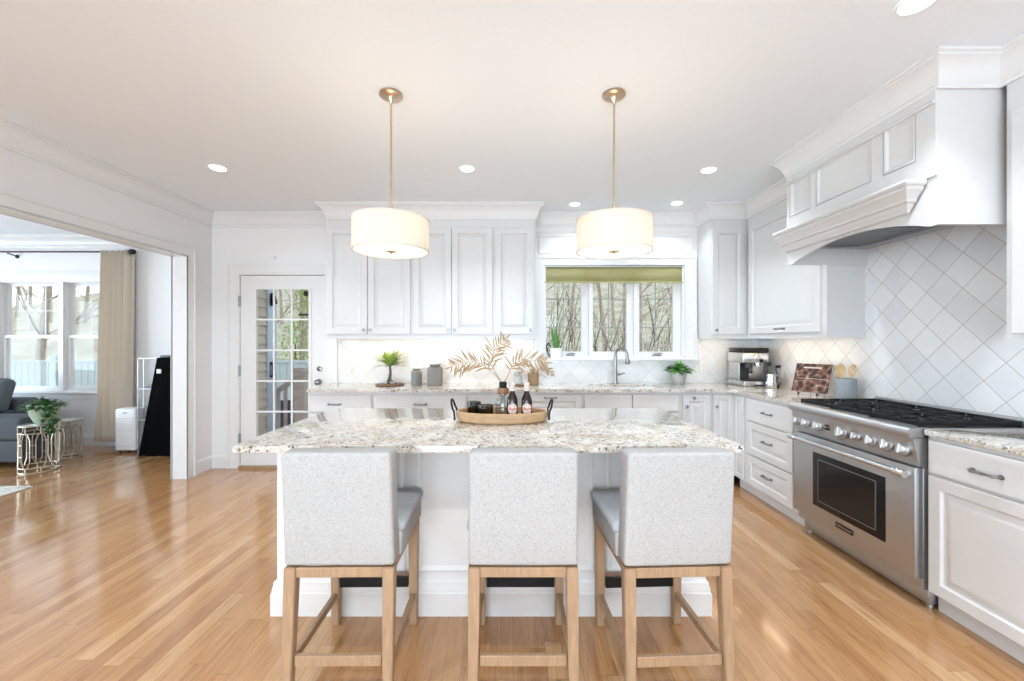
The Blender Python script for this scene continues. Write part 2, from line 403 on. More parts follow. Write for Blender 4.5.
M['grille'] = pm('window_grille', (.30, .32, .29), .5)  # muntins' backlit darkness put into the grey-green colour
M['smokelens'] = pm('oven_glass', (.012, .012, .013), .06, scale=20, var=.2, spec=.35)
# ================================================================== the room
XL = -3.22; XR = 2.683; YB = 4.50; LXL = -9.0; LYB = 5.47; YF = -4.0; XLo = -3.35
m = MB(); m.box(LXL, XR+.15, YF-.15, LYB+.01, -.08, 0); floor = struct('floor', m, M['floor'])
# keep the texture in world units: object origin at the box corner is fine, plank phase only
m = MB(); m.box(LXL-.15, XR+.15, YF-.15, LYB+.15, CEIL, CEIL+.1); struct('ceiling', m, M['ceil'])
def wall(name, axis, c0, c1, a0, a1, z0, z1, holes, mat=None):
    """axis 'x': wall runs along X between depths c0..c1; 'y' the same along Y. holes: (a0,a1,z0,z1)"""
    A = sorted({a0, a1, *[h[0] for h in holes], *[h[1] for h in holes]}); Z = sorted({z0, z1, *[h[2] for h in holes], *[h[3] for h in holes]})
    mb = MB()
    for p, q in zip(A, A[1:]):
        for r, s in zip(Z, Z[1:]):
            cm, cz = (p+q)/2, (r+s)/2
            if any(h[0] < cm < h[1] and h[2] < cz < h[3] for h in holes): continue
            if axis == 'x': mb.box(p, q, c0, c1, r, s)
            else: mb.box(c0, c1, p, q, r, s)
    return struct(name, mb, mat or M['wall'])
WX0, WX1, WZ0, WZ1 = .365, 1.878, 1.195, 2.19
DX0, DX1, DZ1 = -2.925, -1.985, 2.095
wall('wall_back', 'x', YB, YB+.16, XLo, XR+.15, 0, CEIL, [(WX0, WX1, WZ0, WZ1), (DX0, DX1, 0, DZ1)])
wall('wall_right', 'y', XR, XR+.15, YF, YB, 0, CEIL, [])
wall('wall_left', 'y', XLo, XL, YF, YB, 0, CEIL, [(-.6, 4.15, 0, 2.22)])
LW0, LW1, LWZ0, LWZ1 = -6.70, -5.05, .72, 2.15
wall('wall_living_rear', 'x', LYB, LYB+.10, LXL, XLo+.20, 0, CEIL, [(LW0, LW1, LWZ0, LWZ1)])
wall('wall_living_return', 'y', XLo, XLo+.20, YB+.16, LYB, 0, CEIL, [])
wall('wall_living_side', 'y', LXL-.15, LXL, YF, LYB+.16, 0, CEIL, [(-.4, 4.0, .35, 2.3)])
wall('wall_front', 'x', YF-.15, YF, LXL, XR, 0, CEIL, [(-2.9, -.75, .1, 2.3), (-.55, 1.6, .1, 2.3), (-7.5, -4.6, .3, 2.3)])
def frame_grid(mb, x0, x1, z0, z1, y0, y1, st, nx=0, nz=0, mw=.02, ins=.01):
    """a sash in the XZ plane: stiles, rails and muntins"""
    mb.box(x0, x0+st, y0, y1, z0, z1); mb.box(x1-st, x1, y0, y1, z0, z1)
    mb.box(x0+st, x1-st, y0, y1, z0, z0+st); mb.box(x0+st, x1-st, y0, y1, z1-st, z1)
    for i in range(1, nx):
        x = x0+st+(x1-x0-2*st)*i/nx; mb.box(x-mw/2, x+mw/2, y0+ins, y1-ins, z0+st, z1-st)
    for i in range(1, nz):
        z = z0+st+(z1-z0-2*st)*i/nz; mb.box(x0+st, x1-st, y0+ins*1.1, y1-ins*1.1, z-mw/2, z+mw/2)
# unseen windows added behind the camera to light the room (daylight)
for i, (a, b, z0) in enumerate([(-2.9, -.75, .1), (-.55, 1.6, .1), (-7.5, -4.6, .3)]):
    g = MB(); frame_grid(g, a, b, z0, 2.3, YF-.10, YF-.05, .07, 2, 1, .06); w_ = struct('window_%d' % (4+i), g, M['trim'])
    g = MB(); g.box(a+.07, b-.07, YF-.08, YF-.075, z0+.07, 2.23); obj('glass', g, M['glass'], w_)
g = MB()
for y0, y1 in ((-.4, 1.75), (1.85, 4.0)):
    for z in (.35, 2.23): g.box(LXL-.1, LXL-.05, y0, y1, z, z+.07)
    for y in (y0, (y0+y1)/2-.03, y1-.06): g.box(LXL-.1, LXL-.05, y, y+.06, .35, 2.3)
g.box(LXL-.13, LXL-.01, 1.75, 1.85, .35, 2.3)
struct('window_7', g, M['trim'])  # unseen window, added to let light into the living room

# crown mouldings
def crown_prof(z=CEIL, s=1.0, low=.15, back=-.0):
    p = [(0, -low), (.012, -low), (.016, -low+.012), (.012, -low+.022), (.02, -low+.03), (.026, -.095), (.045, -.058), (.07, -.034), (.078, -.03), (.078, -.02), (.09, -.014), (.09, -.001), (0, -.001)]
    return [(a*s, z+b) for a, b in p]
e = .0006
path = [(XL+e, YF), (XL+e, YB-e), (-1.835, YB-e), (-1.835, 4.20-e), (.255, 4.20-e), (.255, YB-e), (2.02, YB-e), (2.02, 4.20-e), (2.39-e, 4.20-e), (2.39-e, 3.142),
        (2.094-e, 3.142), (2.094-e, 2.038), (2.39-e, 2.038), (2.39-e, .62), (XR-e, .62), (XR-e, YF)]
m = MB(); m.sweep(path, crown_prof()); struct('trim_1', m, M['trim'], True)
m = MB(); m.sweep([(LXL+.01, LYB-e), (XLo-e, LYB-e)], crown_prof(s=1.2)); struct('trim_2', m, M['trim'], True)
# second bead under the crown of the cabinets and hood
bead = [(0, CEIL-.215), (.010, CEIL-.215), (.016, CEIL-.206), (.010, CEIL-.197), (0, CEIL-.192)]
# opening casing (kitchen side) with a back band
cas = MB()
def cased(mb, y):   # profile pieces on the kitchen face of the left wall
    pass
x0 = XL
cas.box(x0, x0+.018, 4.15, 4.235, 0, 2.305); cas.box(x0, x0+.018, -.685, 4.15, 2.22, 2.305)
cas.box(x0, x0+.03, 4.225, 4.245, 0, 2.315); cas.box(x0, x0+.03, -.70, 4.225, 2.295, 2.315)
cas.box(x0, x0+.023, 4.15, 4.163, 0, 2.22); cas.box(x0, x0+.023, -.6, 4.163, 2.22, 2.232)
cas.box(x0, x0+.018, -.685, -.6, 0, 2.22)
# jamb lining
cas.box(XLo-.01, x0+.01, 4.138, 4.15, 0, 2.22); cas.box(XLo-.01, x0+.01, -.6, 4.138, 2.208, 2.22)
cas.box(XLo-.018, XLo, 4.138, 4.22, 0, 2.30); cas.box(XLo-.018, XLo, -.685, 4.138, 2.208, 2.30)
struct('trim_3', cas, M['trim'])
# baseboards
bb = [(0, .001), (.016, .001), (.016, .115), (.012, .122), (.012, .130), (.006, .138), (0, .140)]
m = MB(); m.sweep([(XL+e, 4.245), (XL+e, YB-e), (-3.03, YB-e)], bb); struct('baseboard_left', m, M['trim'])
m = MB(); m.sweep([(LXL+.01, LYB-e), (XLo-e, LYB-e)], bb); struct('baseboard_living', m, M['trim'])
m = MB(); m.sweep([(XLo-e, LYB-.02), (XLo-e, 4.23)], bb); struct('baseboard_return', m, M['trim'])

# ---------------------------------------------------------------- the half glazed door to the deck
d = sroot('door_1', (-2.455, YB, 0))
c = MB(); cw = .105
for a, b in ((DX0-cw, DX0), (DX1, DX1+cw+.02)):
    c.box(a, b, YB-.018, YB, 0, DZ1+cw)
c.box(DX0, DX1, YB-.018, YB, DZ1, DZ1+cw)
c.box(DX0-cw-.008, DX0-cw+.014, YB-.03, YB, 0, DZ1+cw+.008); c.box(DX0-cw+.014, DX1+cw+.02, YB-.03, YB, DZ1+cw-.014, DZ1+cw+.008)
c.box(DX0, DX0+.012, YB-.012, YB+.15, 0, DZ1); c.box(DX1-.012, DX1, YB-.012, YB+.15, 0, DZ1); c.box(DX0+.012, DX1-.012, YB, YB+.15, DZ1-.012, DZ1)
obj('casing', c, M['trim'], d)
sx0, sx1, sz0, sz1 = DX0+.016, DX1-.016, .028, DZ1-.02
gx0, gx1, gz0, gz1 = -2.745, -2.165, .275, 1.935
c = MB(); y0, y1 = YB+.004, YB+.045
c.box(sx0, gx0, y0, y1, sz0, sz1); c.box(gx1, sx1, y0, y1, sz0, sz1); c.box(gx0, gx1, y0, y1, sz0, gz0); c.box(gx0, gx1, y0, y1, gz1, sz1)
f = .022
for a, b, p, q in ((gx0-f, gx0+.008, gz0-f, gz1+f), (gx1-.008, gx1+f, gz0-f, gz1+f)): c.box(a, b, y0-.008, y0, p, q)
for p, q in ((gz0-f, gz0+.008), (gz1-.008, gz1+f)): c.box(gx0+.008, gx1-.008, y0-.008, y0, p, q)
slab = obj('door_panel', c, M['trim'], d)
c = MB()
for i in (1, 2):
    x = gx0+(gx1-gx0)*i/3; c.box(x-.009, x+.009, y0, y0+.014, gz0, gz1)
for i in range(1, 5):
    z = gz0+(gz1-gz0)*i/5
    for k in range(3):
        a = gx0+(gx1-gx0)*k/3+.009; b = gx0+(gx1-gx0)*(k+1)/3-.009; c.box(a, b, y0, y0+.014, z-.009, z+.009)
obj('muntin', c, M['trim'], d)
c = MB(); c.box(gx0, gx1, y0+.016, y0+.02, gz0, gz1); obj('glass', c, M['glass'], d)
c = MB(); c.lathe([(0, 0), (.030, 0), (.030, .002), (0, .002)], (-2.21, y0+.015, 1.885), 20, Matrix.Rotation(PI/2, 4, 'X')); c.box(-2.29, -2.18, y0+.012, y0+.0155, 1.645, 1.665); obj('glass_marks', c, M['bronze'], d)  # dark disc and bar on the pane
for z in (.32, 1.05, 1.80):
    c = MB(); c.box(DX0-.004, DX0+.020, YB-.009, YB+.004, z-.055, z+.055, .002); c.tube([(DX0+.008, YB-.011, z-.06), (DX0+.008, YB-.011, z+.06)], .008); obj('hinge', c, M['steeld'], d)
kx = -2.058
Mk = Matrix.Rotation(PI/2, 4, 'X')
c = MB(); c.lathe([(0, 0), (.032, 0), (.032, .006), (.014, .010), (.012, .035), (.024, .042), (.030, .055), (.028, .068), (.018, .076), (0, .078)], (kx, y0, .93), 24, Mk); obj('door_knob', c, M['nickel'], d)
c = MB(); c.lathe([(0, 0), (.028, 0), (.026, .014), (.012, .018), (0, .018)], (kx, y0, 1.07), 24, Mk); c.box(kx-.003, kx+.003, y0-.034, y0-.014, 1.055, 1.085); obj('deadbolt', c, M['nickel'], d)
c = MB(); c.box(DX0+.012, DX1-.012, YB-.03, YB+.15, .0, .027); obj('threshold', c, M['stoolwood'], d)

# ---------------------------------------------------------------- kitchen window
d = sroot('window_1', (1.12, YB, WZ0))
c = MB(); cw = .085; y = YB
c.box(WX0-cw, WX0, y-.02, y, WZ0-.012, WZ1+cw); c.box(WX1, WX1+cw+.03, y-.02, y, WZ0-.012, WZ1+cw); c.box(WX0, WX1, y-.02, y, WZ1, WZ1+cw)
c.box(WX0-cw-.012, WX0-cw+.012, y-.03, y, WZ0-.012, WZ1+cw+.01); c.box(WX1+cw+.018, WX1+cw+.042, y-.03, y, WZ0-.012, WZ1+cw+.01)
c.box(WX0-cw+.012, WX1+cw+.018, y-.03, y, WZ1+cw-.014, WZ1+cw+.01)
obj('casing', c, M['trim'], d)
c = MB(); c.box(WX0-cw-.03, WX1+cw+.055, y-.062, y+.12, WZ0-.035, WZ0-.012, .005); obj('sill', c, M['trim'], d)
c = MB(); c.box(WX0, WX0+.02, y, y+.15, WZ0-.012, WZ1); c.box(WX1-.02, WX1, y, y+.15, WZ0-.012, WZ1); c.box(WX0+.02, WX1-.02, y, y+.15, WZ1-.02, WZ1)
c.box(WX0+.02, WX1-.02, y+.02, y+.15, WZ0-.012, WZ0+.012)
ws = (WX1-WX0-.04)/3
for i in (1, 2):
    x = WX0+.02+ws*i; c.box(x-.022, x+.022, y+.02, y+.12, WZ0+.012, WZ1-.02)
obj('window_frame', c, M['trim'], d)
gl = [(.392, .778), (.893, 1.273), (1.413, 1.78)]
for i in range(3):
    a = WX0+.02+ws*i+(.022 if i else 0); b = WX0+.02+ws*(i+1)-(.022 if i < 2 else 0)
    g0, g1 = gl[i]
    s = MB(); ya, yb = y+.055, y+.095
    s.box(a, g0, ya, yb, WZ0+.012, WZ1-.02); s.box(g1, b, ya, yb, WZ0+.012, WZ1-.02); s.box(g0, g1, ya, yb, WZ0+.012, WZ0+.06); s.box(g0, g1, ya, yb, WZ1-.07, WZ1-.02)
    sash = obj('sash', s, M['trim'], d)
    s = MB(); mx = (g0+g1)/2; s.box(mx-.005, mx+.005, ya+.026, ya+.032, WZ0+.06, WZ1-.07)
    for z in (1.522, 1.832): s.box(g0, mx-.005, ya+.026, ya+.032, z-.005, z+.005); s.box(mx+.005, g1, ya+.026, ya+.032, z-.005, z+.005)
    obj('muntin', s, M['grille'], sash)
    s = MB(); s.box(g0, g1, ya+.02, ya+.024, WZ0+.06, WZ1-.07); obj('glass', s, M['glass'], sash)
    if i != 1:
        s = MB(); cx = mx+(.07 if i == 0 else .0); s.box(cx-.045, cx+.045, y+.02, y+.05, WZ0+.012, WZ0+.03, .004)
        s.tube([(cx-.035, y+.015, WZ0+.035), (cx+.02, y+.008, WZ0+.04), (cx+.05, y+.006, WZ0+.036)], .006); obj('crank_handle', s, M['nickel'], sash)
# valance (flat olive shade hung inside the casing)
v = MB(); n = 40
va = []
for i in range(n+1):
    x = WX0+.005+(WX1-WX0-.01)*i/n; va.append((x, YB+.004-.004*math.sin(i*.9)))
for (p, q) in zip(va, va[1:]):
    v.poly([(p[0], p[1], 2.005), (q[0], q[1], 2.005), (q[0], q[1], 2.185), (p[0], p[1], 2.185)])
bmesh.ops.remove_doubles(v.bm, verts=v.bm.verts[:], dist=1e-5)
vt = thing('window_valance', 'olive green fabric valance across the top of the window over the sink', 'valance', (1.12, YB, 2.005))
vo = obj('fabric_panel', v, M['valance'], vt, fix=False)
sm = vo.modifiers.new('thickness', 'SOLIDIFY'); sm.thickness = .003
v = MB(); v.box(WX0+.004, WX1-.004, YB-.001, YB+.014, 2.178, 2.189, .002); obj('head_rail', v, M['steeld'], vt)
v = MB(); v.box(WX0+.006, WX1-.006, YB-.004, YB+.006, 1.998, 2.012, .002); obj('hem', v, pm('olive_hem', (.40, .38, .16), .8), vt)

# ---------------------------------------------------------------- living room double window
for wi, (a, b) in enumerate([(-6.70, -5.90), (-5.85, -5.05)]):
    d = sroot('window_%d' % (2+wi), ((a+b)/2, LYB, LWZ0)); y = LYB
    c = MB(); c.box(a, a+.014, y+.01, y+.12, LWZ0, LWZ1); c.box(b-.014, b, y+.01, y+.12, LWZ0, LWZ1); c.box(a+.014, b-.014, y+.01, y+.12, LWZ0, LWZ0+.02); c.box(a+.014, b-.014, y+.01, y+.12, LWZ1-.012, LWZ1)
    if wi == 0: c.box(b, b+.05, y+.01, y+.14, LWZ0, LWZ1)
    obj('window_frame', c, M['trim'], d)
    ml = LWZ0+.71
    u = MB(); frame_grid(u, a+.014, b-.014, ml-.02, LWZ1-.012, y+.07, y+.10, .036, 3, 2, .010, .012); us = obj('upper_sash', u, M['trim'], d)
    g = MB(); g.box(a+.05, b-.05, y+.084, y+.087, ml+.016, LWZ1-.048); obj('glass', g, M['glass'], us)
    u = MB(); frame_grid(u, a+.014, b-.014, LWZ0+.02, ml+.02, y+.03, y+.065, .036); ls = obj('lower_sash', u, M['trim'], d)
    g = MB(); g.box(a+.05, b-.05, y+.045, y+.048, LWZ0+.056, ml-.016); obj('glass', g, M['glass'], ls)
c = MB(); y = LYB
c.box(LW0-.10, LW0, y-.02, y, LWZ0-.01, LWZ1+.10); c.box(LW1, LW1+.10, y-.02, y, LWZ0-.01, LWZ1+.10); c.box(LW0, LW1, y-.02, y, LWZ1, LWZ1+.10)
c.box(-5.905, -5.845, y-.018, y+.01, LWZ0, LWZ1); c.box(LW0-.12, LW1+.12, y-.035, y, LWZ1+.10, LWZ1+.125)
c.box(LW0-.13, LW1+.13, y-.06, y+.02, LWZ0-.03, LWZ0-.01, .004); c.box(LW0-.10, LW1+.10, y-.018, y, LWZ0-.11, LWZ0-.03)
struct('trim_4', c, M['trim'])
# backsplash tile (set on the walls)
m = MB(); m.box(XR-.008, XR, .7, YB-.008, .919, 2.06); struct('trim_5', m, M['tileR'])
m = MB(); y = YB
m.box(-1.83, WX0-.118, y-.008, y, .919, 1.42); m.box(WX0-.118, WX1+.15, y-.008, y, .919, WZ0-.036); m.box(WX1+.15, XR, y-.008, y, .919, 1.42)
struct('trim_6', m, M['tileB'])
m = MB(); m.box(.256, 2.019, YB-.012, YB, CEIL-.20, CEIL-.15)
m.nest((.31, YB, 2.31), (1, 0, 0), (0, 0, 1), (0, -1, 0), 1.66, .20, [(0, 0), (0, .006), (.008, .010), (.02, .004), (.03, .002)]); struct('trim_7', m, M['trim'])

# ================================================================== cabinets
BACK = (Vector((1, 0, 0)), Vector((0, 0, 1)), Vector((0, -1, 0)))
RIGHT = (Vector((0, -1, 0)), Vector((0, 0, 1)), Vector((-1, 0, 0)))
def pt(fr, P0, u, v, n): return Vector(P0)+fr[0]*u+fr[1]*v+fr[2]*n
def pbox(mb, fr, P0, u0, u1, v0, v1, n0, n1, r=0):
    a, b = pt(fr, P0, u0, v0, n0), pt(fr, P0, u1, v1, n1)
    mb.box(min(a.x, b.x), max(a.x, b.x), min(a.y, b.y), max(a.y, b.y), min(a.z, b.z), max(a.z, b.z), r)
RAISED = [(0, 0), (0, .017), (.003, .020), (.058, .020), (.066, .008), (.074, .007), (.104, .016), (.110, .016)]
FLATD = [(0, 0), (0, .017), (.004, .020), (.020, .020), (.028, .018)]
def front(parent, kind, fr, P0, u0, u1, v0, v1, hs=None, hmat='pewter'):
    g = .002; w, h = u1-u0-2*g, v1-v0-2*g
    lp = RAISED if (kind == 'door' or h > .22) else FLATD
    if kind == 'door' and w < .24: lp = [(min(a, w*.5*a/.104*.8) if a > .01 else a, b) for a, b in RAISED]
    mb = MB(); mb.nest(pt(fr, P0, u0+g, v0+g, 0), fr[0], fr[1], fr[2], w, h, lp)
    o = obj(kind, mb, M['cab'], parent, ang=20)
    for t, hu, hv in (hs or []):
        mb = MB(); c = pt(fr, P0, hu, hv, .0185)
        if t == 'knob':
            Mr = Matrix((fr[0].to_tuple(), fr[1].to_tuple(), fr[2].to_tuple())).transposed().to_4x4()
            mb.lathe([(0, 0), (.010, 0), (.007, .004), (.005, .012), (.013, .017), (.0155, .023), (.012, .028), (0, .030)], c, 16, Mr)
            obj('knob', mb, M[hmat], o)
        else:
            L = .055
            pts = [c+fr[0]*a+fr[2]*b for a, b in ((-L, 0), (-L, .022), (-L*.8, .028), (-L*.4, .025), (0, .027), (L*.4, .025), (L*.8, .028), (L, .022), (L, 0))]
            mb.tube(pts, [.008, .006, .0075, .005, .008, .005, .0075, .006, .008], 8)
            for s in (-1, 1): mb.tube([c+fr[0]*(s*L), c+fr[0]*(s*L)+fr[2]*.003], .011, 10)
            obj('handle', mb, M[hmat], o)
    return o
def cabinet(name, label, fr, P0, w, h, depth, fronts, group=None, cat='cabinet', kick=0, rail=0, mat='cab'):
    P0 = Vector(P0); c = pt(fr, P0, w/2, 0, -depth/2)
    t = thing(name, label, cat, c if kick == 0 else Vector((c.x, c.y, P0.z)), 0, group)
    mb = MB(); pbox(mb, fr, P0, 0, w, kick, h, -depth, 0); 
    if kick: pbox(mb, fr, P0, 0, w, 0.001, kick, -depth, -.05)
    if rail:
        pbox(mb, fr, P0, 0, w, -rail, 0, -.02, .004); pbox(mb, fr, P0, 0, .018, -rail, 0, -depth+.01, -.02); pbox(mb, fr, P0, w-.018, w, -rail, 0, -depth+.01, -.02)
    obj('body', mb, M[mat], t)
    for f in fronts: front(t, f[0], fr, P0, *f[1:])
    return t
UB = 1.425; UD = .30; YU = 4.20
def xu(px, Y=YU-.0): return (px-510)/F*Y
# uppers on the rear wall, left of the window
GR = 'wall cabinets left of the window'
uh = CEIL-.002-UB; dt = CEIL-.235-UB
def upper_pair(pa, pb, pm_, label, kl=True):
    xa, xb, xm = xu(pa), xu(pb), xu(pm_)
    w = xb-xa; mid = xm-xa
    return cabinet('wall_cabinet', label, BACK, (xa, YU, UB), w, uh, UD-.001, [
        ('door', .012, mid-.001, .012, dt, [('knob', mid-.032, .055)]), ('door', mid+.001, w-.012, .012, dt, [('knob', mid+.032, .055)])], None, rail=.032)
upper_pair(326, 412, 368.2, 'white two-door wall cabinet nearest the glazed door, behind the left pendant')
upper_pair(412.05, 494, 451.8, 'white two-door wall cabinet between the left pendant and the cabinet beside the window')
xa, xb = xu(494.05), .255
cabinet('wall_cabinet', 'white single-door wall cabinet at the left edge of the sink window', BACK, (xa, YU, UB), xb-xa, uh, UD-.001, [('door', .012, xb-xa-.02, .012, dt, [('knob', xb-xa-.05, .055)])], rail=.032)
cabinet('wall_cabinet', 'white wall cabinet right of the sink window, above the espresso machine', BACK, (2.02, YU, UB), .37, uh, UD-.001, [('door', .008, .34, .012, dt, [('knob', .045, .055)])], rail=.032)
# right wall: wide one beside the hood (P0 is the far end)
cabinet('wall_cabinet', 'wide white wall cabinet on the side wall between the corner and the range hood', RIGHT, (2.39, 4.199, UB), 1.055, uh, XR-2.39-.001,
        [('door', .055, 1.01, .012, dt, [('handle', .54, .05)])], rail=.032)
cabinet('wall_cabinet', 'white wall cabinet at the right edge of the view, nearer than the range hood', RIGHT, (2.39, 2.006, UB-.048), 1.38, uh+.048, XR-2.39-.001,
        [('door', .03, .50, .02, dt, [('knob', .46, .06)]), ('door', .505, .93, .02, dt, [('knob', .545, .06)])], rail=.0)
# base cabinets, rear wall; fronts at Y=3.94
YBc = 3.935; CT = .888; KH = .10
def xb_(px): return (px-510)/F*YBc
BDEP = YB-YBc-.001
rows = [(308, 373.4, 'd1', 'white base cabinet with a drawer at the far left end, next to the glazed door'),
        (373.4, 468, 'd1', 'white base cabinet with a drawer, below the bonsai and the two grey jars'),
        (468, 520, 'd1', 'white base cabinet with a drawer, behind the glass vase on the tray'),
        (520, 583, 'dw', 'white panelled dishwasher front left of the sink cabinet'),
        (583, 680.5, 'sink', 'white sink base cabinet with two false drawer fronts under the faucet')]
for a, b, k, lab in rows:
    xa, xb = xb_(a)+.0005, xb_(b)-.0005; w = xb-xa
    if k == 'd1': fr_ = [('drawer', .012, w-.012, .70, .862 - 0, [('handle', w/2 if a != 308 else w*.42, .775)]), ('door', .012, w/2-.001, .112, .69, [('knob', w/2-.03, .64)]), ('door', w/2+.001, w-.012, .112, .69, [('knob', w/2+.03, .64)])]
    elif k == 'dw': fr_ = [('panel', .008, w-.008, .112, .865, [('handle', w/2-.01, .835)])]
    else: fr_ = [('drawer', .015, w/2-.004, .705, .865, None), ('drawer', w/2+.004, w-.015, .705, .865, None), ('door', .015, w/2-.001, .112, .695, [('knob', w/2-.03, .64)]), ('door', w/2+.001, w-.015, .112, .695, [('knob', w/2+.03, .64)])]
    cabinet('dishwasher' if k == 'dw' else 'base_cabinet', lab, BACK, (xa, YBc, 0), w, CT, BDEP, fr_, cat='dishwasher' if k == 'dw' else 'cabinet', kick=KH)
xa, xb = xb_(680.5)+.0005, xb_(711.5)-.0005; w = xb-xa
cabinet('base_cabinet', 'narrow white base cabinet with two knobs right of the sink cabinet', BACK, (xa, YBc, 0), w, CT, BDEP,
        [('door', .012, w-.012, .112, .865, [('knob', .045, .755), ('knob', .115, .835)])], kick=KH)
xa = xb_(711.5)+.0005
cabinet('corner_cabinet', 'white corner base cabinet with one knob where the two counters meet', BACK, (xa, YBc, 0), 2.119-xa, CT, BDEP, [('door', .008, 2.119-xa-.012, .112, .865, [('knob', .035, .755)])], kick=KH)
FX = 2.12
cabinet('corner_cabinet', 'white side-wall corner base cabinet with a narrow door left of the drawer stack', RIGHT, (FX, 3.9345, 0), .199, CT, XR-FX-.001, [('door', .02, .175, .112, .865, None)], kick=KH)
y0 = 3.735; w = .70
cabinet('drawer_cabinet', 'white three-drawer base cabinet left of the steel range', RIGHT, (FX, y0, 0), w, CT, XR-FX-.001,
        [('drawer', .030, .635, .672, .865, [('handle', .33, .77)]), ('drawer', .030, .635, .378, .664, [('handle', .33, .53)]), ('drawer', .030, .635, .108, .370, [('handle', .33, .25)])], kick=KH)
w = 1.02
cabinet('base_cabinet', 'white base cabinet with a drawer over a door, right of the steel range', RIGHT, (FX, 2.112, 0), w, CT, XR-FX-.001,
        [('drawer', .014, .56, .705, .872, [('handle', .275, .78)]), ('door', .014, .56, .108, .695, None), ('drawer', .57, .98, .705, .872, None), ('door', .57, .98, .108, .695, None)], kick=KH)
# ---------------------------------------------------------------- counters
c = MB(); t0, t1 = .889, .919
SX0, SX1, SY0, SY1 = .81, 1.495, 3.975, 4.375
X0, X1, Y0, Y1 = -1.90, 2.095, 3.895, YB-.001
def slab(mb, x0, x1, y0, y1): mb.box(x0, x1, y0, y1, t0, t1)
# outline prism with the sink cut out: two halves round the hole
c.prism([(X0, Y0, t0), (SX0, Y0, t0), (SX0, Y1, t0), (X0, Y1, t0)], (0, 0, t1-t0))
c.prism([(SX0, Y0, t0), (SX1, Y0, t0), (SX1, SY0, t0), (SX0, SY0, t0)], (0, 0, t1-t0))
c.prism([(SX0, SY1, t0), (SX1, SY1, t0), (SX1, Y1, t0), (SX0, Y1, t0)], (0, 0, t1-t0))
c.prism([(SX1, Y0, t0), (X1-.06, Y0, t0), (X1, Y0-.06, t0), (X1, 3.04, t0), (XR-.001, 3.04, t0), (XR-.001, Y1, t0), (SX1, Y1, t0)], (0, 0, t1-t0))
tag(obj('countertop', c, M['granite']), 'L-shaped speckled granite countertop along the rear wall up to the range', 'countertop')
c = MB(); c.box(X1, XR-.001, 1.07, 2.112, t0, t1, .004); tag(obj('countertop', c, M['granite']), 'short granite countertop right of the range', 'countertop')
# sink
s = thing('kitchen_sink', 'undermount sink cut into the granite counter below the window', 'sink', ((SX0+SX1)/2, 4.2, .70))
c = MB(); g = .008; z = .72
a = [(SX0-g, SY0-g), (SX1+g, SY0-g), (SX1+g, SY1+g), (SX0-g, SY1+g)]; i = [(SX0, SY0), (SX1, SY0), (SX1, SY1), (SX0, SY1)]
c.box(SX0-g, SX1+g, SY0-g, SY1+g, z-.008, z)
c.box(SX0-g, SX0, SY0-g, SY1+g, z, t0); c.box(SX1, SX1+g, SY0-g, SY1+g, z, t0); c.box(SX0, SX1, SY0-g, SY0, z, t0); c.box(SX0, SX1, SY1, SY1+g, z, t0)
obj('basin', c, M['rubber'], s)
c = MB(); c.lathe([(0, 0), (.045, 0), (.045, .004), (.02, .003), (0, .002)], (1.15, 4.2, z)); obj('drain', c, M['chrome'], s)
# faucet
fx, fy = 1.112, 4.40
s = thing('faucet', 'brushed nickel gooseneck pull-down faucet behind the sink', 'faucet', (fx, fy, t1))
c = MB(); c.lathe([(0, 0), (.032, 0), (.032, .006), (.024, .012), (.020, .05), (.020, .14), (.017, .15), (0, .15)], (fx, fy, t1)); obj('base', c, M['nickel'], s)
c = MB(); pts = [(fx, fy, t1+.14), (fx+.002, fy, t1+.27)]
for k in range(0, 11):
    a = PI-k*PI*.95/10; pts.append((fx+.052+.052*math.cos(a), fy-.06*(k/10), t1+.315+.062*math.sin(a)))
c.tube(pts, [.0165]*2+[.013]*11, 12); obj('spout', c, M['nickel'], s)
c = MB(); e_ = Vector(pts[-1]); c.tube([e_+Vector((0, 0, .005)), e_+Vector((.004, 0, -.05)), e_+Vector((.010, 0, -.10)), e_+Vector((.011, 0, -.115))], [.015, .018, .024, .02], 12); obj('spray_head', c, M['nickel'], s)
c = MB(); c.tube([(fx, fy, t1+.095), (fx+.05, fy-.01, t1+.10)], .010, 10); c.tube([(fx+.045, fy-.01, t1+.10), (fx+.10, fy-.02, t1+.115)], [.009, .006], 10); obj('lever', c, M['nickel'], s)

# ---------------------------------------------------------------- range hood
H = thing('range_hood', 'white panelled range hood with arched mantel and three recessed panels', 'range hood', (2.35, 2.55, 1.93))
hx, hy0, hy1, hb = 2.094, 2.04, 3.14, 1.937
c = MB(); c.box(hx, XR-.001, hy0, hy1, 2.19, CEIL-.002); obj('body', c, M['cab'], H)
c = MB()
for ya, yb in ((3.10, 2.90), (2.835, 2.41), (2.325, 2.145)):
    c.nest((hx, ya, 2.29), (0, -1, 0), (0, 0, 1), (-1, 0, 0), ya-yb, .25, [(0, 0), (0, .010), (.008, .012), (.018, .006), (.022, .001)])
pan = obj('panel_moulding', c, M['cab'], H, ang=20)
c = MB(); c.box(hx-.012, hx, hy0+.001, hy1-.001, CEIL-.215, CEIL-.148)
c.sweep([(hx-.0121, hy1-.002), (hx-.0121, hy0+.002)], bead); c.box(hx-.012, hx, hy0+.001, hy1-.001, 2.178, 2.284)
c.box(hx-.012, hx, hy0+.001, 2.139, 2.284, 2.53); c.box(hx-.012, hx, 2.331, 2.404, 2.284, 2.53); c.box(hx-.012, hx, 2.841, 2.894, 2.284, 2.53); c.box(hx-.012, hx, 3.106, hy1-.001, 2.284, 2.53); c.box(hx-.012, hx, hy0+.001, hy1-.001, 2.545, 2.5451)
obj('face_frame', c, M['cab'], H)
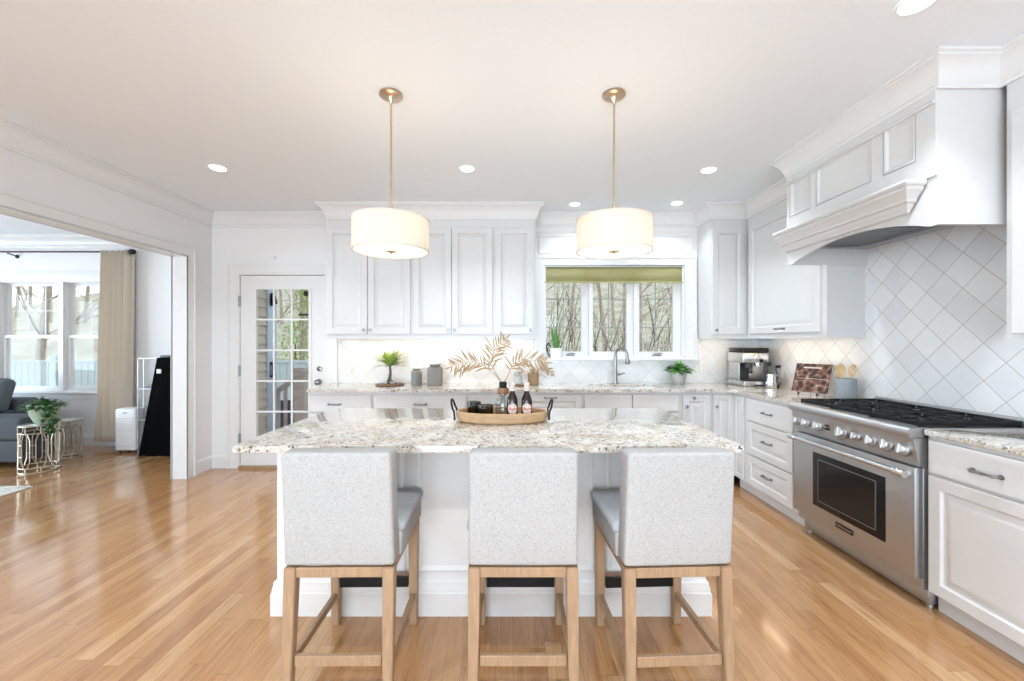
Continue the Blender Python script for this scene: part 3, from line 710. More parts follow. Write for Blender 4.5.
# arched apron
c = MB(); n = 24; x = hx
low = []
for k in range(n+1):
    y = hy1-(hy1-hy0)*k/n; s_ = (y-(hy0+.055))/(hy1-hy0-.11)
    z = hb if (s_ < 0 or s_ > 1) else hb+.085*math.sin(PI*s_)**.75
    low.append((y, z))
for (ya, za), (yb, zb) in zip(low, low[1:]):
    c.hexa([(x, ya, za), (x, yb, zb), (x, yb, 2.19), (x, ya, 2.19)], [(x+.022, ya, za), (x+.022, yb, zb), (x+.022, yb, 2.19), (x+.022, ya, 2.19)])
obj('arched_apron', c, M['cab'], H)
c = MB(); c.box(hx+.022, XR-.001, hy0, hy0+.022, hb, 2.19); obj('side_panel', c, M['cab'], H)
c = MB(); c.box(hx+.022, XR-.001, hy1-.022, hy1, hb, 2.19); obj('side_panel', c, M['cab'], H)
mp = [(-.012, 2.19), (0, 2.19), (.100, 2.174), (.106, 2.163), (.100, 2.152), (.085, 2.146), (.088, 2.132), (.076, 2.122), (.058, 2.100), (.052, 2.092), (.052, 2.080), (.036, 2.074), (.030, 2.058), (.018, 2.046), (.014, 2.034), (0, 2.030), (-.012, 2.030)]
c = MB(); c.sweep([(hx-.0125, hy1-.001), (hx-.0125, hy0+.146), (hx-.0115, hy0+.146)], mp); obj('mantel_moulding', c, M['cab'], H, ang=25)
c = MB(); L0, L1, LX0, LX1 = hy0+.022, hy1-.022, hx+.022, XR-.009
c.box(LX0, LX1, L0, L1, 2.10, 2.12); c.box(LX0, LX0+.05, L0, L1, 2.055, 2.10); c.box(LX1-.09, LX1, L0, L1, 2.055, 2.10); c.box(LX0+.05, LX1-.09, L0, L0+.05, 2.055, 2.10); c.box(LX0+.05, LX1-.09, L1-.05, L1, 2.055, 2.10)
c.box(LX0-.0, LX0+.02, L0, L1, 2.03, 2.055)
obj('liner', c, M['steel'], H)
c = MB(); nn = 22
for k in range(nn):
    y = L0+.06+(L1-L0-.12)*k/nn; wv = (L1-L0-.12)/nn
    c.hexa([(LX0+.05, y, 2.068), (LX0+.05, y+wv*.62, 2.068), (LX0+.05, y+wv*.62, 2.074), (LX0+.05, y, 2.074)], [(LX1-.09, y, 2.068), (LX1-.09, y+wv*.62, 2.068), (LX1-.09, y+wv*.62, 2.074), (LX1-.09, y, 2.074)])
obj('baffle_filter', c, M['steeld'], H)

# ---------------------------------------------------------------- range
RG = thing('gas_range', 'stainless steel gas range with black grates and glass oven door', 'range', (2.36, 2.56, 0))
ra, rb = 2.116, 3.03   # near, far
c = MB(); c.box(2.10, 2.66, ra, rb, .10, .905); obj('body', c, M['steel'], RG)
c = MB(); c.box(2.135, 2.60, ra+.01, rb-.01, .018, .10, .003)
for yy in (ra+.03, rb-.03):
    c.tube([(2.16, yy, 0), (2.16, yy, .02)], .018, 12)
obj('kick_plate', c, M['steel'], RG)
c = MB(); zt, zb_ = .875, .728   # control panel leans back at its foot
c.prism([(2.045, ra, zt), (2.075, ra, zb_), (2.10, ra, zb_), (2.10, ra, zt)], (0, rb-ra, 0)); cp = obj('control_panel', c, M['steel'], RG)
c = MB(); prof = []
for k in range(9):
    a = PI/2+k*PI/8; prof.append((2.045+.026*math.cos(a), .897+.026*math.sin(a)))
pts = [(x, ra, z) for x, z in prof]+[(2.12, ra, .871), (2.12, ra, .923)]
c.prism(pts, (0, rb-ra, 0)); obj('bullnose', c, M['steel'], RG)
c = MB(); c.box(2.10, 2.66, ra, rb, .905, .921, .003); c.box(2.645, 2.672, ra, rb, .921, .965, .003); obj('cooktop', c, M['steel'], RG)
c = MB(); c.box(2.125, 2.635, ra+.02, rb-.02, .9212, .924); obj('burner_tray', c, M['black'], RG)
import itertools
M['knob'] = pm('satin_knob', (.62, .62, .62), .4, 1, scale=20, var=.05)
def knob(y, z, r, small=False):
    r *= 1.18
    c = MB(); x = 2.045+.030*(zt-z)/(zt-zb_); Mr = Matrix.Translation((x, y, z)) @ Matrix.Rotation(-PI/2+.2, 4, 'Y')
    c.lathe([(0, 0), (r*1.15, 0), (r*1.15, .006), (r*.95, .010), (r*.92, .026), (r*.8, .031), (0, .032)], n=24, M=Mr)
    c.box(-r*.9, r*.9, -r*.24, r*.24, .031, .042, .002, 1, Mr @ Matrix.Rotation(PI/2*0, 4, 'Z'))
    k_ = obj('control_knob', c, M['knob'], RG)
    c = MB(); c.lathe([(0, .0005), (r*1.42, .0005), (r*1.42, .003), (r*1.1, .004), (0, .004)], n=28, M=Mr); obj('bezel', c, M['pewter'], k_)
    return k_
for y, r in ((2.985, .022), (2.895, .022), (2.785, .023), (2.585, .028), (2.473, .018), (2.372, .023), (2.274, .023), (2.179, .023)): knob(y, .80, r)
c = MB()
for q in range(2):
    for s_ in range(2): c.box(2.052, 2.062, 2.69+q*.02, 2.70+q*.02, .79+s_*.022, .80+s_*.022)
obj('indicator', c, M['black'], RG)
c = MB(); c.box(2.058, 2.10, ra+.004, rb-.004, .155, .718, .004); dr = obj('oven_door', c, M['steel'], RG)
c = MB(); c.box(2.0545, 2.0585, 2.285, 2.83, .262, .618, .001); ow = obj('window_surround', c, M['black'], dr)
c = MB(); c.box(2.0515, 2.0543, 2.345, 2.775, .305, .575); obj('glass', c, M['smokelens'], dr)
c = MB(); a, b, p, q = 2.34, 2.78, .30, .58
for bx in ((a, b, p, p+.005), (a, b, q-.005, q), (a, a+.005, p, q), (b-.005, b, p, q)): c.box(2.051, 2.0545, *bx)
obj('window_trim', c, M['steeld'], dr)
c = MB(); c.tube([(2.018, ra+.05, .683), (2.018, rb-.05, .683)], .0145, 14)
obj('handle', c, M['chrome'], dr)
for yy in (ra+.045, rb-.045):
    c = MB(); c.box(2.012, 2.058, yy-.013, yy+.013, .67, .696, .005); c.lathe([(0, -.03), (.019, -.03), (.021, 0), (.019, .03), (0, .03)], (2.018, yy, .683), 16, Matrix.Rotation(PI/2, 4, 'X')); obj('handle_bracket', c, M['chrome'], dr)
c = MB(); c.box(2.0545, 2.058, 2.50, 2.635, .195, .226, .001); bd = obj('badge', c, M['black'], dr)
cu = bpy.data.curves.new('badge_text', 'FONT'); cu.body = 'THERMADOR'; cu.size = .0205; cu.extrude = .0004; cu.align_x = 'CENTER'; cu.align_y = 'CENTER'
to = bpy.data.objects.new('tmp', cu); COL.objects.link(to); bpy.context.view_layer.update()
me = bpy.data.meshes.new_from_object(to.evaluated_get(bpy.context.evaluated_depsgraph_get())); bpy.data.objects.remove(to)
me.transform(Matrix(((0, 0, -1, 2.0540), (-1, 0, 0, 2.5675), (0, 1, 0, .2105), (0, 0, 0, 1)))); me.transform(Matrix.Translation(-ORG[RG])); me.materials.clear(); me.materials.append(M['chrome'])
o = bpy.data.objects.new('lettering', me); COL.objects.link(o); o.parent = bd
# burners and grates
gy = [ra+.02+(rb-ra-.04)*k/3 for k in range(4)]
for k in range(3):
    ya, yb = gy[k]+.003, gy[k+1]-.003; ym = (ya+yb)/2
    for bx in (2.255, 2.505):
        c = MB(); c.lathe([(0, 0), (.055, 0), (.055, .008), (.038, .012), (.036, .016), (0, .018)], (bx, ym, .924)); obj('burner', c, M['black'], RG)
    c = MB(); zt0, zt1 = .938, .953; X0_, X1_ = 2.095, 2.63; bw = .011
    for yy in (ya, yb-bw): c.box(X0_, X1_, yy, yy+bw, .930, zt1, .002, 1)
    for xx in (X0_, X1_-bw, (X0_+X1_)/2-bw/2): c.box(xx, xx+bw, ya+bw, yb-bw, .930, zt1, .002, 1)
    for bx in (2.255, 2.505):
        for an in range(8):
            a = an*PI/4; dx, dy = math.cos(a), math.sin(a); r0 = .028; r1 = min(.118/abs(dx) if abs(dx) > 1e-3 else 9, (yb-ya-.01)/2/abs(dy) if abs(dy) > 1e-3 else 9)
            c.tube([(bx+dx*r0, ym+dy*r0, .9475), (bx+dx*r1, ym+dy*r1, .9475)], .0055, 6)
        ring = [(bx+.075*math.cos(2*PI*q/20), ym+.075*math.sin(2*PI*q/20), .945) for q in range(21)]; c.tube(ring, .0045, 6)
    for xx in (X0_+.003, X1_-.012):
        for yy in (ya+.001, yb-.010): c.box(xx, xx+.009, yy, yy+.009, .924, .932)
    obj('grate', c, M['iron'], RG)
# ================================================================== island
IX0, IX1, IY0, IY1 = -1.181, .995, 1.772, 2.775
c = MB(); c.box(IX0, IX1, IY0, IY1, .888, .919, .003, 2); tag(obj('countertop', c, M['granite']), 'speckled granite island countertop with the tray on it', 'countertop')
bx0, bx1, by0, by1 = -1.165, .978, 2.086, 2.745
I = thing('kitchen_island', 'off-white panelled kitchen island under the granite top with three stools', 'island', ((bx0+bx1)/2, 2.42, 0))
c = MB(); c.box(bx0, bx1, by0, by1, 0.001, .887); obj('body', c, M['island'], I)
ped = [(0, .001), (.022, .001), (.022, .112), (.018, .118), (.017, .132), (.012, .150), (.012, .162), (.004, .172), (0, .174)]
c = MB(); c.sweep([(bx0, by0), (bx1, by0), (bx1, by1), (bx0, by1)], ped, closed=True)
obj('base_moulding', c, M['island'], I, ang=25)
c = MB(); edges = [-1.10, -.56, -.02, .52, .94]
for a, b in ((-1.115, -.52), (-.46, .42), (.48, .935)):
    c.nest((a, by0, .215), (1, 0, 0), (0, 0, 1), (0, -1, 0), b-a, .625, [(0, 0), (0, .010), (.010, .014), (.022, .006), (.03, .002)])
for s_, xx in ((1, bx1), (-1, bx0)):
    for y_a in (2.14, 2.46):
        if s_ > 0: c.nest((xx, y_a, .215), (0, 1, 0), (0, 0, 1), (1, 0, 0), .25, .625, [(0, 0), (0, .010), (.010, .014), (.022, .006), (.03, .002)])
        else: c.nest((xx, y_a+.25, .215), (0, -1, 0), (0, 0, 1), (-1, 0, 0), .25, .625, [(0, 0), (0, .010), (.010, .014), (.022, .006), (.03, .002)])
obj('panel_moulding', c, M['island'], I, ang=20)
c = MB(); c.sweep([(bx0, by0), (bx1, by0), (bx1, by1), (bx0, by1)], [(0, .86), (.006, .862), (.010, .872), (.014, .886), (0, .886)], closed=True); obj('top_moulding', c, M['island'], I)

# ================================================================== stools (built once, facing +Y)
def make_stool(label):
    t = thing('counter_stool', label, 'stool', (0, 0, 0), .00001, 'upholstered stools at the island')
    hw = .2085
    c = MB(); c.box(-.208, .208, -.235, -.140, .511, .949, .014, 3)
    for v in c.bm.verts:
        k = (v.co.z-.511)/.44; v.co.y -= .035*k*k; v.co.x *= 1-.022*k
        v.co.y += .006*math.cos(v.co.x/.218*PI/2)*-1*k
    bmesh.ops.subdivide_edges(c.bm, edges=[e_ for e_ in c.bm.edges if e_.calc_length() > .2], cuts=3, use_grid_fill=True)
    obj('backrest', c, M['fabric'], t, local=True, ang=60)
    c = MB(); c.box(-.216, .216, -.150, .240, .506, .602, .012, 3); obj('seat_box', c, M['fabric'], t, local=True, ang=60)
    c = MB(); c.box(-.225, .225, -.145, .250, .592, .642, .022, 4)
    bmesh.ops.subdivide_edges(c.bm, edges=[e_ for e_ in c.bm.edges if e_.calc_length() > .2], cuts=3, use_grid_fill=True)
    for v in c.bm.verts:
        if v.co.z > .63: v.co.z += .010*(1-(v.co.x/.22)**2)*max(0, 1-((v.co.y-.045)/.2)**2)
    obj('seat_cushion', c, M['seatfab'], t, local=True, ang=60)
    for sx in (-1, 1):
        for sy in (-1, 1):
            c = MB(); x = sx*hw; 
            def q(cx, cy, z, a): return [(cx-a, cy-a, z), (cx+a, cy-a, z), (cx+a, cy+a, z), (cx-a, cy+a, z)]
            xi = x-sx*.0225
            if sy < 0: c.hexa(q(xi+sx*.003, -.245, 0.0005, .018), q(xi, -.2125, .5045, .0225))
            else: c.hexa(q(xi+sx*.001, .205, 0.0005, .018), q(xi, .205, .5045, .0225))
            es = c.bm.edges[:]; bmesh.ops.bevel(c.bm, geom=es, offset=.003, segments=2, affect='EDGES')
            obj('leg', c, M['stoolwood'], t, local=True)
    a = hw-.045
    c = MB(); c.box(-a, a, -.232, -.212, .467, .5045, .002, 1); c.box(-a, a, .200, .222, .467, .5045, .002, 1)
    for sx in (-1, 1): x = sx*(hw-.020); c.box(x-.010, x+.010, -.190, .183, .467, .5045, .002, 1)
    obj('seat_frame', c, M['stoolwood'], t, local=True)
    c = MB(); c.box(-a, a, -.243, -.224, .138, .178, .002, 1); obj('stretcher', c, M['stoolwood'], t, local=True)
    for sx in (-1, 1):
        x = sx*(hw-.022); c = MB(); c.box(x-.010, x+.010, -.214, .184, .125, .158, .002, 1); obj('stretcher', c, M['stoolwood'], t, local=True)
    c = MB(); c.box(-a, a, .193, .215, .185, .228, .002, 1); fr_ = obj('footrest', c, M['stoolwood'], t, local=True)
    c = MB(); c.box(-a+.001, a-.001, .183, .193, .186, .231, .001, 1); c.box(-a+.001, a-.001, .193, .2, .2285, .231); obj('footrest_plate', c, M['black'], fr_, local=True)
    return t
st = make_stool('light grey upholstered counter stool at the left end of the island')
st.location = (-.650, 1.812, 0); st.rotation_euler = (0, 0, .01)
dup(st, (.050, 1.812, 0), .0, 'light grey upholstered counter stool at the middle of the island, in front of the tray')
dup(st, (.628, 1.812, 0), .045, 'light grey upholstered counter stool at the right end of the island, nearest the range')

# ================================================================== lamps
def pendant(x, y, label):
    t = thing('pendant_lamp', label, 'pendant lamp', (x, y, 1.87), 0, 'drum pendants over the island')
    c = MB(); c.lathe([(0, CEIL-.001), (.062, CEIL-.001), (.064, CEIL-.010), (.055, CEIL-.018), (.022, CEIL-.022), (.012, CEIL-.040), (.008, CEIL-.055), (0, CEIL-.055)], (x, y, 0), 32); cn = obj('canopy', c, M['brass'], t)
    for s_ in (-1, 1):
        c = MB(); c.lathe([(0, CEIL-.024), (.005, CEIL-.024), (.005, CEIL-.014), (0, CEIL-.014)], (x+s_*.036, y, 0), 10); obj('screw', c, M['brass'], cn)
    c = MB(); c.tube([(x, y, CEIL-.05), (x, y, 1.885)], .0062, 12); c.lathe([(0, 2.10), (.009, 2.10), (.009, 2.13), (0, 2.13)], (x, y, 0), 12); obj('stem', c, M['brass'], t)
    r = .207; z0, z1 = 1.866, 2.042
    c = MB(); c.lathe([(r, z0), (r, z1), (r-.003, z1), (r-.003, z0)], (x, y, 0), 64, closed=True); sh = obj('lamp_shade', c, M['shade'], t, ang=60)
    for z in (z0-.002, z1-.006):
        c = MB(); c.lathe([(r+.0015, z), (r+.0015, z+.008), (r-.005, z+.008), (r-.005, z)], (x, y, 0), 64, closed=True); obj('shade_trim', c, M['shadetrim'], sh, ang=60)
    c = MB(); c.lathe([(0, z0+.002), (r-.006, z0+.002), (r-.006, z0+.005), (0, z0+.005)], (x, y, 0), 48); obj('diffuser', c, M['diffuser'], t)
    c = MB(); c.lathe([(0, z0-.014), (.006, z0-.013), (.009, z0-.006), (.028, z0-.003), (.028, z0+.001), (0, z0+.001)], (x, y, 0), 20); obj('finial', c, M['brass'], t)
    c = MB()
    for k in range(3):
        a = k*2*PI/3+.4; c.tube([(x, y, z1-.02), (x+(r-.003)*math.cos(a), y+(r-.003)*math.sin(a), z1-.01)], .002, 6)
    obj('spider', c, M['brass'], t)
    for k in range(3):
        a = k*2*PI/3; l = bpy.data.lights.new('pendant_bulb', 'POINT'); l.energy = PEND_W/3; l.color = (1, .93, .84); l.shadow_soft_size = .03
        o = bpy.data.objects.new('pendant_bulb', l); COL.objects.link(o); o.parent = t; o.location = (.08*math.cos(a), .08*math.sin(a), .10)
    l = bpy.data.lights.new('pendant_glow', 'AREA'); l.shape = 'DISK'; l.size = .38; l.energy = PEND_W*.35; l.color = (1, .92, .80)
    o = bpy.data.objects.new('pendant_glow', l); COL.objects.link(o); o.parent = t; o.location = (0, 0, z0-.02-1.87)
    return t
pendant(-.665, 2.33, 'left cream drum pendant lamp on a brass stem over the island')
pendant(.581, 2.33, 'right cream drum pendant lamp on a brass stem over the island')
def can(x, y, r, label, wt=1.0):
    t = thing('recessed_light', label, 'ceiling light', (x, y, CEIL-.006), 0, 'recessed ceiling lights')
    c = MB(); c.lathe([(r, CEIL-.001), (r, CEIL-.005), (r*.86, CEIL-.006), (r*.80, CEIL-.001)], (x, y, 0), 32); obj('trim_ring', c, M['ceil'], t)
    c = MB(); c.lathe([(0, CEIL-.003), (r*.82, CEIL-.003), (r*.82, CEIL-.0015), (0, CEIL-.0015)], (x, y, 0), 28); obj('lens', c, M['canlight'], t)
    l = bpy.data.lights.new('can_beam', 'AREA'); l.shape = 'DISK'; l.size = r*1.5; l.energy = CAN_W*wt; l.color = (.78, .90, 1); l.spread = 2.0
    o = bpy.data.objects.new('can_beam', l); COL.objects.link(o); o.parent = t; o.location = (0, 0, -.004)
can(-2.325, 3.32, .066, 'round recessed ceiling light left of the left pendant, nearest the opening to the living room', .7)
can(-.342, 3.33, .062, 'round recessed ceiling light between the two pendants', .5)
can(1.60, 3.36, .062, 'round recessed ceiling light left of the hood crown, nearer than the ones by the window', .5)
can(1.66, 1.700, .070, 'round recessed ceiling light at the top right, nearest the viewer', .6)
for bx_, by_ in ((-2.0, .2), (0, .2), (-1.0, -1.6), (1.6, -.8)):  # unseen cans added to brighten the room
    can(bx_, by_, .085, 'added unseen recessed ceiling light behind the viewpoint', 1.2)
can(.652, 4.185, .055, 'small recessed ceiling light above the left side of the sink window', .25)
can(1.664, 4.155, .060, 'small recessed ceiling light above the right side of the sink window', .25)
def strip(x0, x1, y0, y1, label, wt):
    t = thing('under_cabinet_light', label, 'under-cabinet light', ((x0+x1)/2, (y0+y1)/2, UB-.012))
    c = MB(); c.box(x0, x1, y0, y1, UB-.008, UB-.0005, .001, 1); obj('housing', c, M['trim'], t)
    c = MB(); c.box(x0+.004, x1-.004, y0+.004, y1-.004, UB-.011, UB-.008); obj('lens', c, M['striplight'], t)
    l = bpy.data.lights.new('strip_beam', 'AREA'); l.shape = 'RECTANGLE'; l.size = x1-x0; l.size_y = y1-y0; l.energy = wt; l.color = (1, .68, .40)
    o = bpy.data.objects.new('strip_beam', l); COL.objects.link(o); o.parent = t; o.location = (0, 0, -.004)
strip(-1.78, .20, 4.28, 4.315, 'warm light strip under the wall cabinets left of the window', STRIP_W*2.0)
strip(2.05, 2.36, 4.28, 4.315, 'warm light strip under the wall cabinet above the espresso machine', STRIP_W*.35)
strip(2.48, 2.515, 3.25, 4.10, 'warm light strip under the side wall cabinet above the cookbook', STRIP_W*.9)
# wall plates
def plate(x, y, z, w_, h_, label, side='b', n=2):
    t = thing('outlet_plate' if n else 'switch_plate', label, 'outlet', (x, y, z))
    c = MB()
    if side == 'b': c.box(x-w_/2, x+w_/2, y-.006, y, z-h_/2, z+h_/2, .002, 1)
    else: c.box(x-.006, x, y-w_/2, y+w_/2, z-h_/2, z+h_/2, .002, 1)
    obj('plate', c, M['grout'], t)
    for k in range(n):
        c = MB(); o_ = (k-(n-1)/2)
        if side == 'b':
            if w_ > h_: c.box(x+o_*.045-.014, x+o_*.045+.014, y-.008, y-.006, z-.020, z+.020, .001, 1)
            else: c.box(x-.014, x+.014, y-.008, y-.006, z+o_*.045-.018, z+o_*.045+.018, .001, 1)
        else: c.box(x-.008, x-.006, y-.014, y+.014, z+o_*.045-.018, z+o_*.045+.018, .001, 1)
        obj('receptacle', c, M['trim'], t)
yb = YB-.008
plate(-1.755, yb, 1.075, .115, .115, 'double switch plate on the tile at the left end of the rear counter')
plate(-1.13, yb, 1.065, .115, .07, 'outlet plate on the tile behind the bonsai and the small jar')
plate(2.075, yb, 1.09, .07, .115, 'outlet plate on the tile between the window casing and the espresso machine, further left')
plate(2.285, yb, 1.09, .09, .115, 'outlet plate on the tile just left of the espresso machine')
plate(XR-.008, 4.12, 1.06, .075, .115, 'outlet plate on the side wall tile behind the espresso machine cord', 'r')

# ================================================================== counter things
zc = .9195
def leafblade(mb, p, d, L, W, droop=.3, up=Vector((0, 0, 1)), seg=4):
    p = Vector(p); d = Vector(d).normalized(); s_ = d.cross(up)
    if s_.length < .1: s_ = Vector((1, 0, 0))
    s_.normalize(); rows_ = []
    for k in range(seg+1):
        t_ = k/seg; c_ = p+d*(L*t_)-up*(droop*L*t_*t_); wd = W*math.sin(PI*min(.97, .12+.86*t_))*.5
        rows_.append((mb.bm.verts.new(c_-s_*wd), mb.bm.verts.new(c_+Vector((0, 0, -.12*wd))), mb.bm.verts.new(c_+s_*wd)))
    for a, b in zip(rows_, rows_[1:]):
        mb.bm.faces.new([a[0], a[1], b[1], b[0]]); mb.bm.faces.new([a[1], a[2], b[2], b[1]])
def frond(mb, p, ctrl, L, n=14, lw=.008, ll=.09, plane=None, rad=.0018, up=.0):
    """pinnate frond along a bent stem; leaflets on both sides in the given plane normal"""
    p = Vector(p); pts = [p+Vector(c_) for c_ in ctrl]
    full = [p]+pts; 
    def at(t_):
        m_ = len(full)-1; k = min(int(t_*m_), m_-1); u_ = t_*m_-k; return full[k].lerp(full[k+1], u_)
    mb.tube([at(k/12) for k in range(13)], [rad*(1-.6*k/12) for k in range(13)], 5)
    pn = Vector(plane or (0, -1, 0))
    for k in range(n):
        t_ = .38+.62*k/(n-1); c_ = at(t_); d = (at(min(1, t_+.02))-at(max(0, t_-.02))).normalized(); sd = d.cross(pn).normalized()
        ln = ll*(.55+.9*math.sin(PI*(.12+.8*(t_-.38)/.62)))*R.uniform(.7, 1.15)
        for s_ in (-1, 1): leafblade(mb, c_+d*R.uniform(-.006, .006), d*R.uniform(.5, 1.1)+sd*s_+pn*R.uniform(-.5, .5), ln, lw, R.uniform(-.1, .3), up=pn, seg=3)
    leafblade(mb, at(1), (at(1)-at(.95)), ll*.8, lw, .05, up=pn, seg=3)
# bonsai-like palm on a wooden disc
bx, by = -1.228, 4.27
c = MB(); c.lathe([(0, 0), (.13, 0), (.145, .006), (.143, .014), (.12, .015), (0, .013)], (bx, by, zc), 32); tag(obj('wooden_disc', c, M['darkwood']), 'round dark wooden board under the small palm plant', 'board')
t = thing('miniature_palm', 'small bright green palm with a bare trunk on a round wooden board', 'plant', (bx, by, zc+.015))
c = MB(); c.tube([(bx-.01, by, zc+.015), (bx-.006, by, zc+.06), (bx+.004, by, zc+.12), (bx, by, zc+.19)], [.036, .020, .014, .011], 10)
for k in range(6):
    a = k*PI/3; c.tube([(bx-.004, by, zc+.055), (bx+.035*math.cos(a), by+.035*math.sin(a), zc+.03), (bx+.065*math.cos(a), by+.065*math.sin(a), zc+.018)], [.012, .010, .005], 7)
obj('trunk', c, M['bark'], t)
c = MB()
for k in range(90):
    a = R.uniform(0, 2*PI); el = R.uniform(.0, 1.2); leafblade(c, (bx, by, zc+.19+R.uniform(0, .03)), (math.cos(a)*math.cos(el), math.sin(a)*math.cos(el), math.sin(el)), R.uniform(.15, .235), .030, .18)
obj('foliage', c, M['leafy'], t, fix=False)
c = MB()
for k in range(5): c.lathe([(0, 0), (.014, .004), (.018, .014), (.012, .024), (0, .028)], (bx+.05*math.cos(k*1.3+.3), by-.04+.03*math.sin(k*1.3), zc+.014), 10)
obj('pebble', c, M['cementpot'], t)
def jar(x, y, r, h, label):
    t = thing('lidded_jar', label, 'jar', (x, y, zc)); n = 40
    c = MB(); pr = [(0, 0), (r*.94, 0), (r, .006), (r, h*.80), (r*.93, h*.86), (r*.62, h*.88), (r*.60, h*.90), (0, h*.90)]
    c.lathe(pr, (x, y, zc), n)
    for v in c.bm.verts:
        d = Vector((v.co.x-x, v.co.y-y)); 
        if d.length > r*.9 and zc+.004 < v.co.z < zc+h*.82:
            a = math.atan2(d.y, d.x); k = 1+.03*(1 if int(round(a/(2*PI)*n)) % 2 else -1); v.co.x = x+d.x*k; v.co.y = y+d.y*k
    obj('body', c, M['stonejar'], t, ang=20)
    c = MB(); c.lathe([(0, h*.895), (r*.60, h*.895), (r*.76, h*.94), (r*.78, h*.985), (r*.70, h), (0, h)], (x, y, zc), 32); obj('lid', c, M['stonejar'], t)
jar((416.5-510)/F*4.27, 4.27, .052, .168, 'smaller ribbed grey lidded jar on the rear counter')
jar((435-510)/F*4.27, 4.27, .076, .213, 'larger ribbed grey lidded jar on the rear counter')
# wooden board with a glass and the basket with dried palm
x = (518-510)/F*4.25
c = MB(); c.lathe([(0, 0), (.085, 0), (.09, .006), (.088, .014), (0, .014)], (x, 4.22, zc), 28); tag(obj('wooden_disc', c, M['darkwood']), 'round dark wooden board under the clear glass jar on the rear counter', 'board')
t = thing('glass_jar', 'clear glass candle jar on a small wooden board behind the bottles', 'jar', (x, 4.22, zc+.0145))
c = MB(); c.lathe([(0, 0), (.038, 0), (.040, .005), (.040, .13), (.037, .13), (.037, .007), (0, .006)], (x, 4.22, zc+.0145), 24); obj('vessel', c, M['vaseglass'], t)
c = MB(); c.lathe([(0, .0075), (.036, .0075), (.036, .07), (0, .07)], (x, 4.22, zc+.0145), 20); obj('candle', c, M['whitepot'], t)
x = (533.5-510)/F*4.30
t = thing('woven_planter', 'small woven basket filled with dried palm leaves beside the sink window', 'dried plant', (x, 4.30, zc))
c = MB(); n = 32
c.lathe([(0, 0), (.046, 0), (.052, .01), (.056, .05), (.056, .10), (.06, .118), (.054, .12), (.05, .10), (0, .095)], (x, 4.30, zc), n); obj('basket', c, M['basket'], t)
c = MB()
for k in range(26):
    a = R.uniform(0, 2*PI); el = R.uniform(.05, 1.0); leafblade(c, (x+.02*math.cos(a), 4.30+.02*math.sin(a), zc+.10), (math.cos(a)*math.cos(el), .5*math.sin(a)*math.cos(el), math.sin(el)), R.uniform(.10, .20), .022, .45)
for cx, cz in ((.19, .05), (-.14, .12), (.13, .13)):
    frond(c, (x, 4.28, zc+.10), [(cx*.3, 0, cz+.02), (cx*.7, -.01, cz+.02), (cx, -.02, cz*.3)], 1, 9, .010, .05)
obj('dried_leaves', c, M['dried'], t, fix=False)
# aloe in a white pot with black wire handle on the window sill
x, y, z = (556-510)/F*4.48, YB-.005, WZ0-.0115
t = thing('potted_aloe', 'green spiky aloe in a white pot at the left corner of the window sill', 'plant', (x, y, z))
c = MB(); c.lathe([(0, 0), (.052, 0), (.057, .006), (.064, .11), (.060, .11), (.054, .09), (0, .088)], (x, y, z), 28); obj('pot', c, M['whitepot'], t)
c = MB()
for k in range(16):
    a = R.uniform(0, 2*PI); el = R.uniform(1.05, 1.5); leafblade(c, (x+.015*math.cos(a), y+.015*math.sin(a), z+.085), (math.cos(a)*math.cos(el), .4*math.sin(a)*math.cos(el), math.sin(el)), R.uniform(.16, .33), .022, .06)
obj('foliage', c, M['leaf'], t, fix=False)
c = MB(); xx = x-.064
c.tube([(xx+.004, y, z+.02), (xx-.012, y, z+.03), (xx-.030, y, z+.08), (xx-.032, y, z+.13), (xx-.018, y, z+.165), (xx, y, z+.155), (xx+.006, y, z+.12)], .006, 8); obj('wire_handle', c, M['iron'], t)
# leafy plant in a grey pot
x, y = 1.755, 4.33
t = thing('potted_plant', 'leafy green plant in a grey pot on the counter right of the faucet', 'plant', (x, y, zc))
c = MB(); c.lathe([(0, 0), (.052, 0), (.055, .004), (.074, .125), (.070, .128), (.060, .11), (0, .11)], (x, y, zc), 32); obj('pot', c, M['cementpot'], t)
c = MB()
for k in range(170):
    a = R.uniform(0, 2*PI); rr = R.uniform(0, .115); el = R.uniform(.1, 1.2)
    leafblade(c, (x+rr*math.cos(a), y+rr*math.sin(a)*.8, zc+.12+R.uniform(0, .11)*(1-rr/.16)), (math.cos(a)*math.cos(el), math.sin(a)*math.cos(el), math.sin(el)), R.uniform(.05, .085), .042, .5)
obj('foliage', c, M['leaf'], t, fix=False)
# espresso machine
ex0, ex1, ey0, ey1 = 2.295, 2.555, 4.10, 4.40; z = zc
t = thing('espresso_machine', 'steel and black espresso machine in the counter corner', 'coffee machine', ((ex0+ex1)/2, (ey0+ey1)/2, z))
c = MB(); c.box(ex0, ex1+.01, ey0-.01, ey1, z, z+.055, .008); c.box(ex0+.01, ex1-.005, ey0+.10, ey1, z+.055, z+.25, .004); c.box(ex0, ex1, ey0+.01, ey1, z+.235, z+.335, .010); obj('body', c, M['machine'], t)
c = MB(); c.box(ex0+.02, ex0+.11, ey0+.096, ey0+.101, z+.065, z+.23); obj('front_recess', c, M['rubber'], t)
c = MB(); c.box(ex0+.01, ex1-.01, ey0+.02, ey1-.01, z+.335, z+.382, .008)
c.box(ex0+.008, ex1-.008, ey0+.002, ey0+.03, z+.335, z+.382, .004); obj('top_tray', c, M['black'], t)
c = MB(); c.box(ex0+.10, ex0+.19, ey0-.013, ey0-.009, z+.008, z+.022); c.box(ex0+.015, ex1-.01, ey0-.005, ey0+.095, z+.0555, z+.060, .001, 1); obj('drip_tray', c, M['rubber'], t)
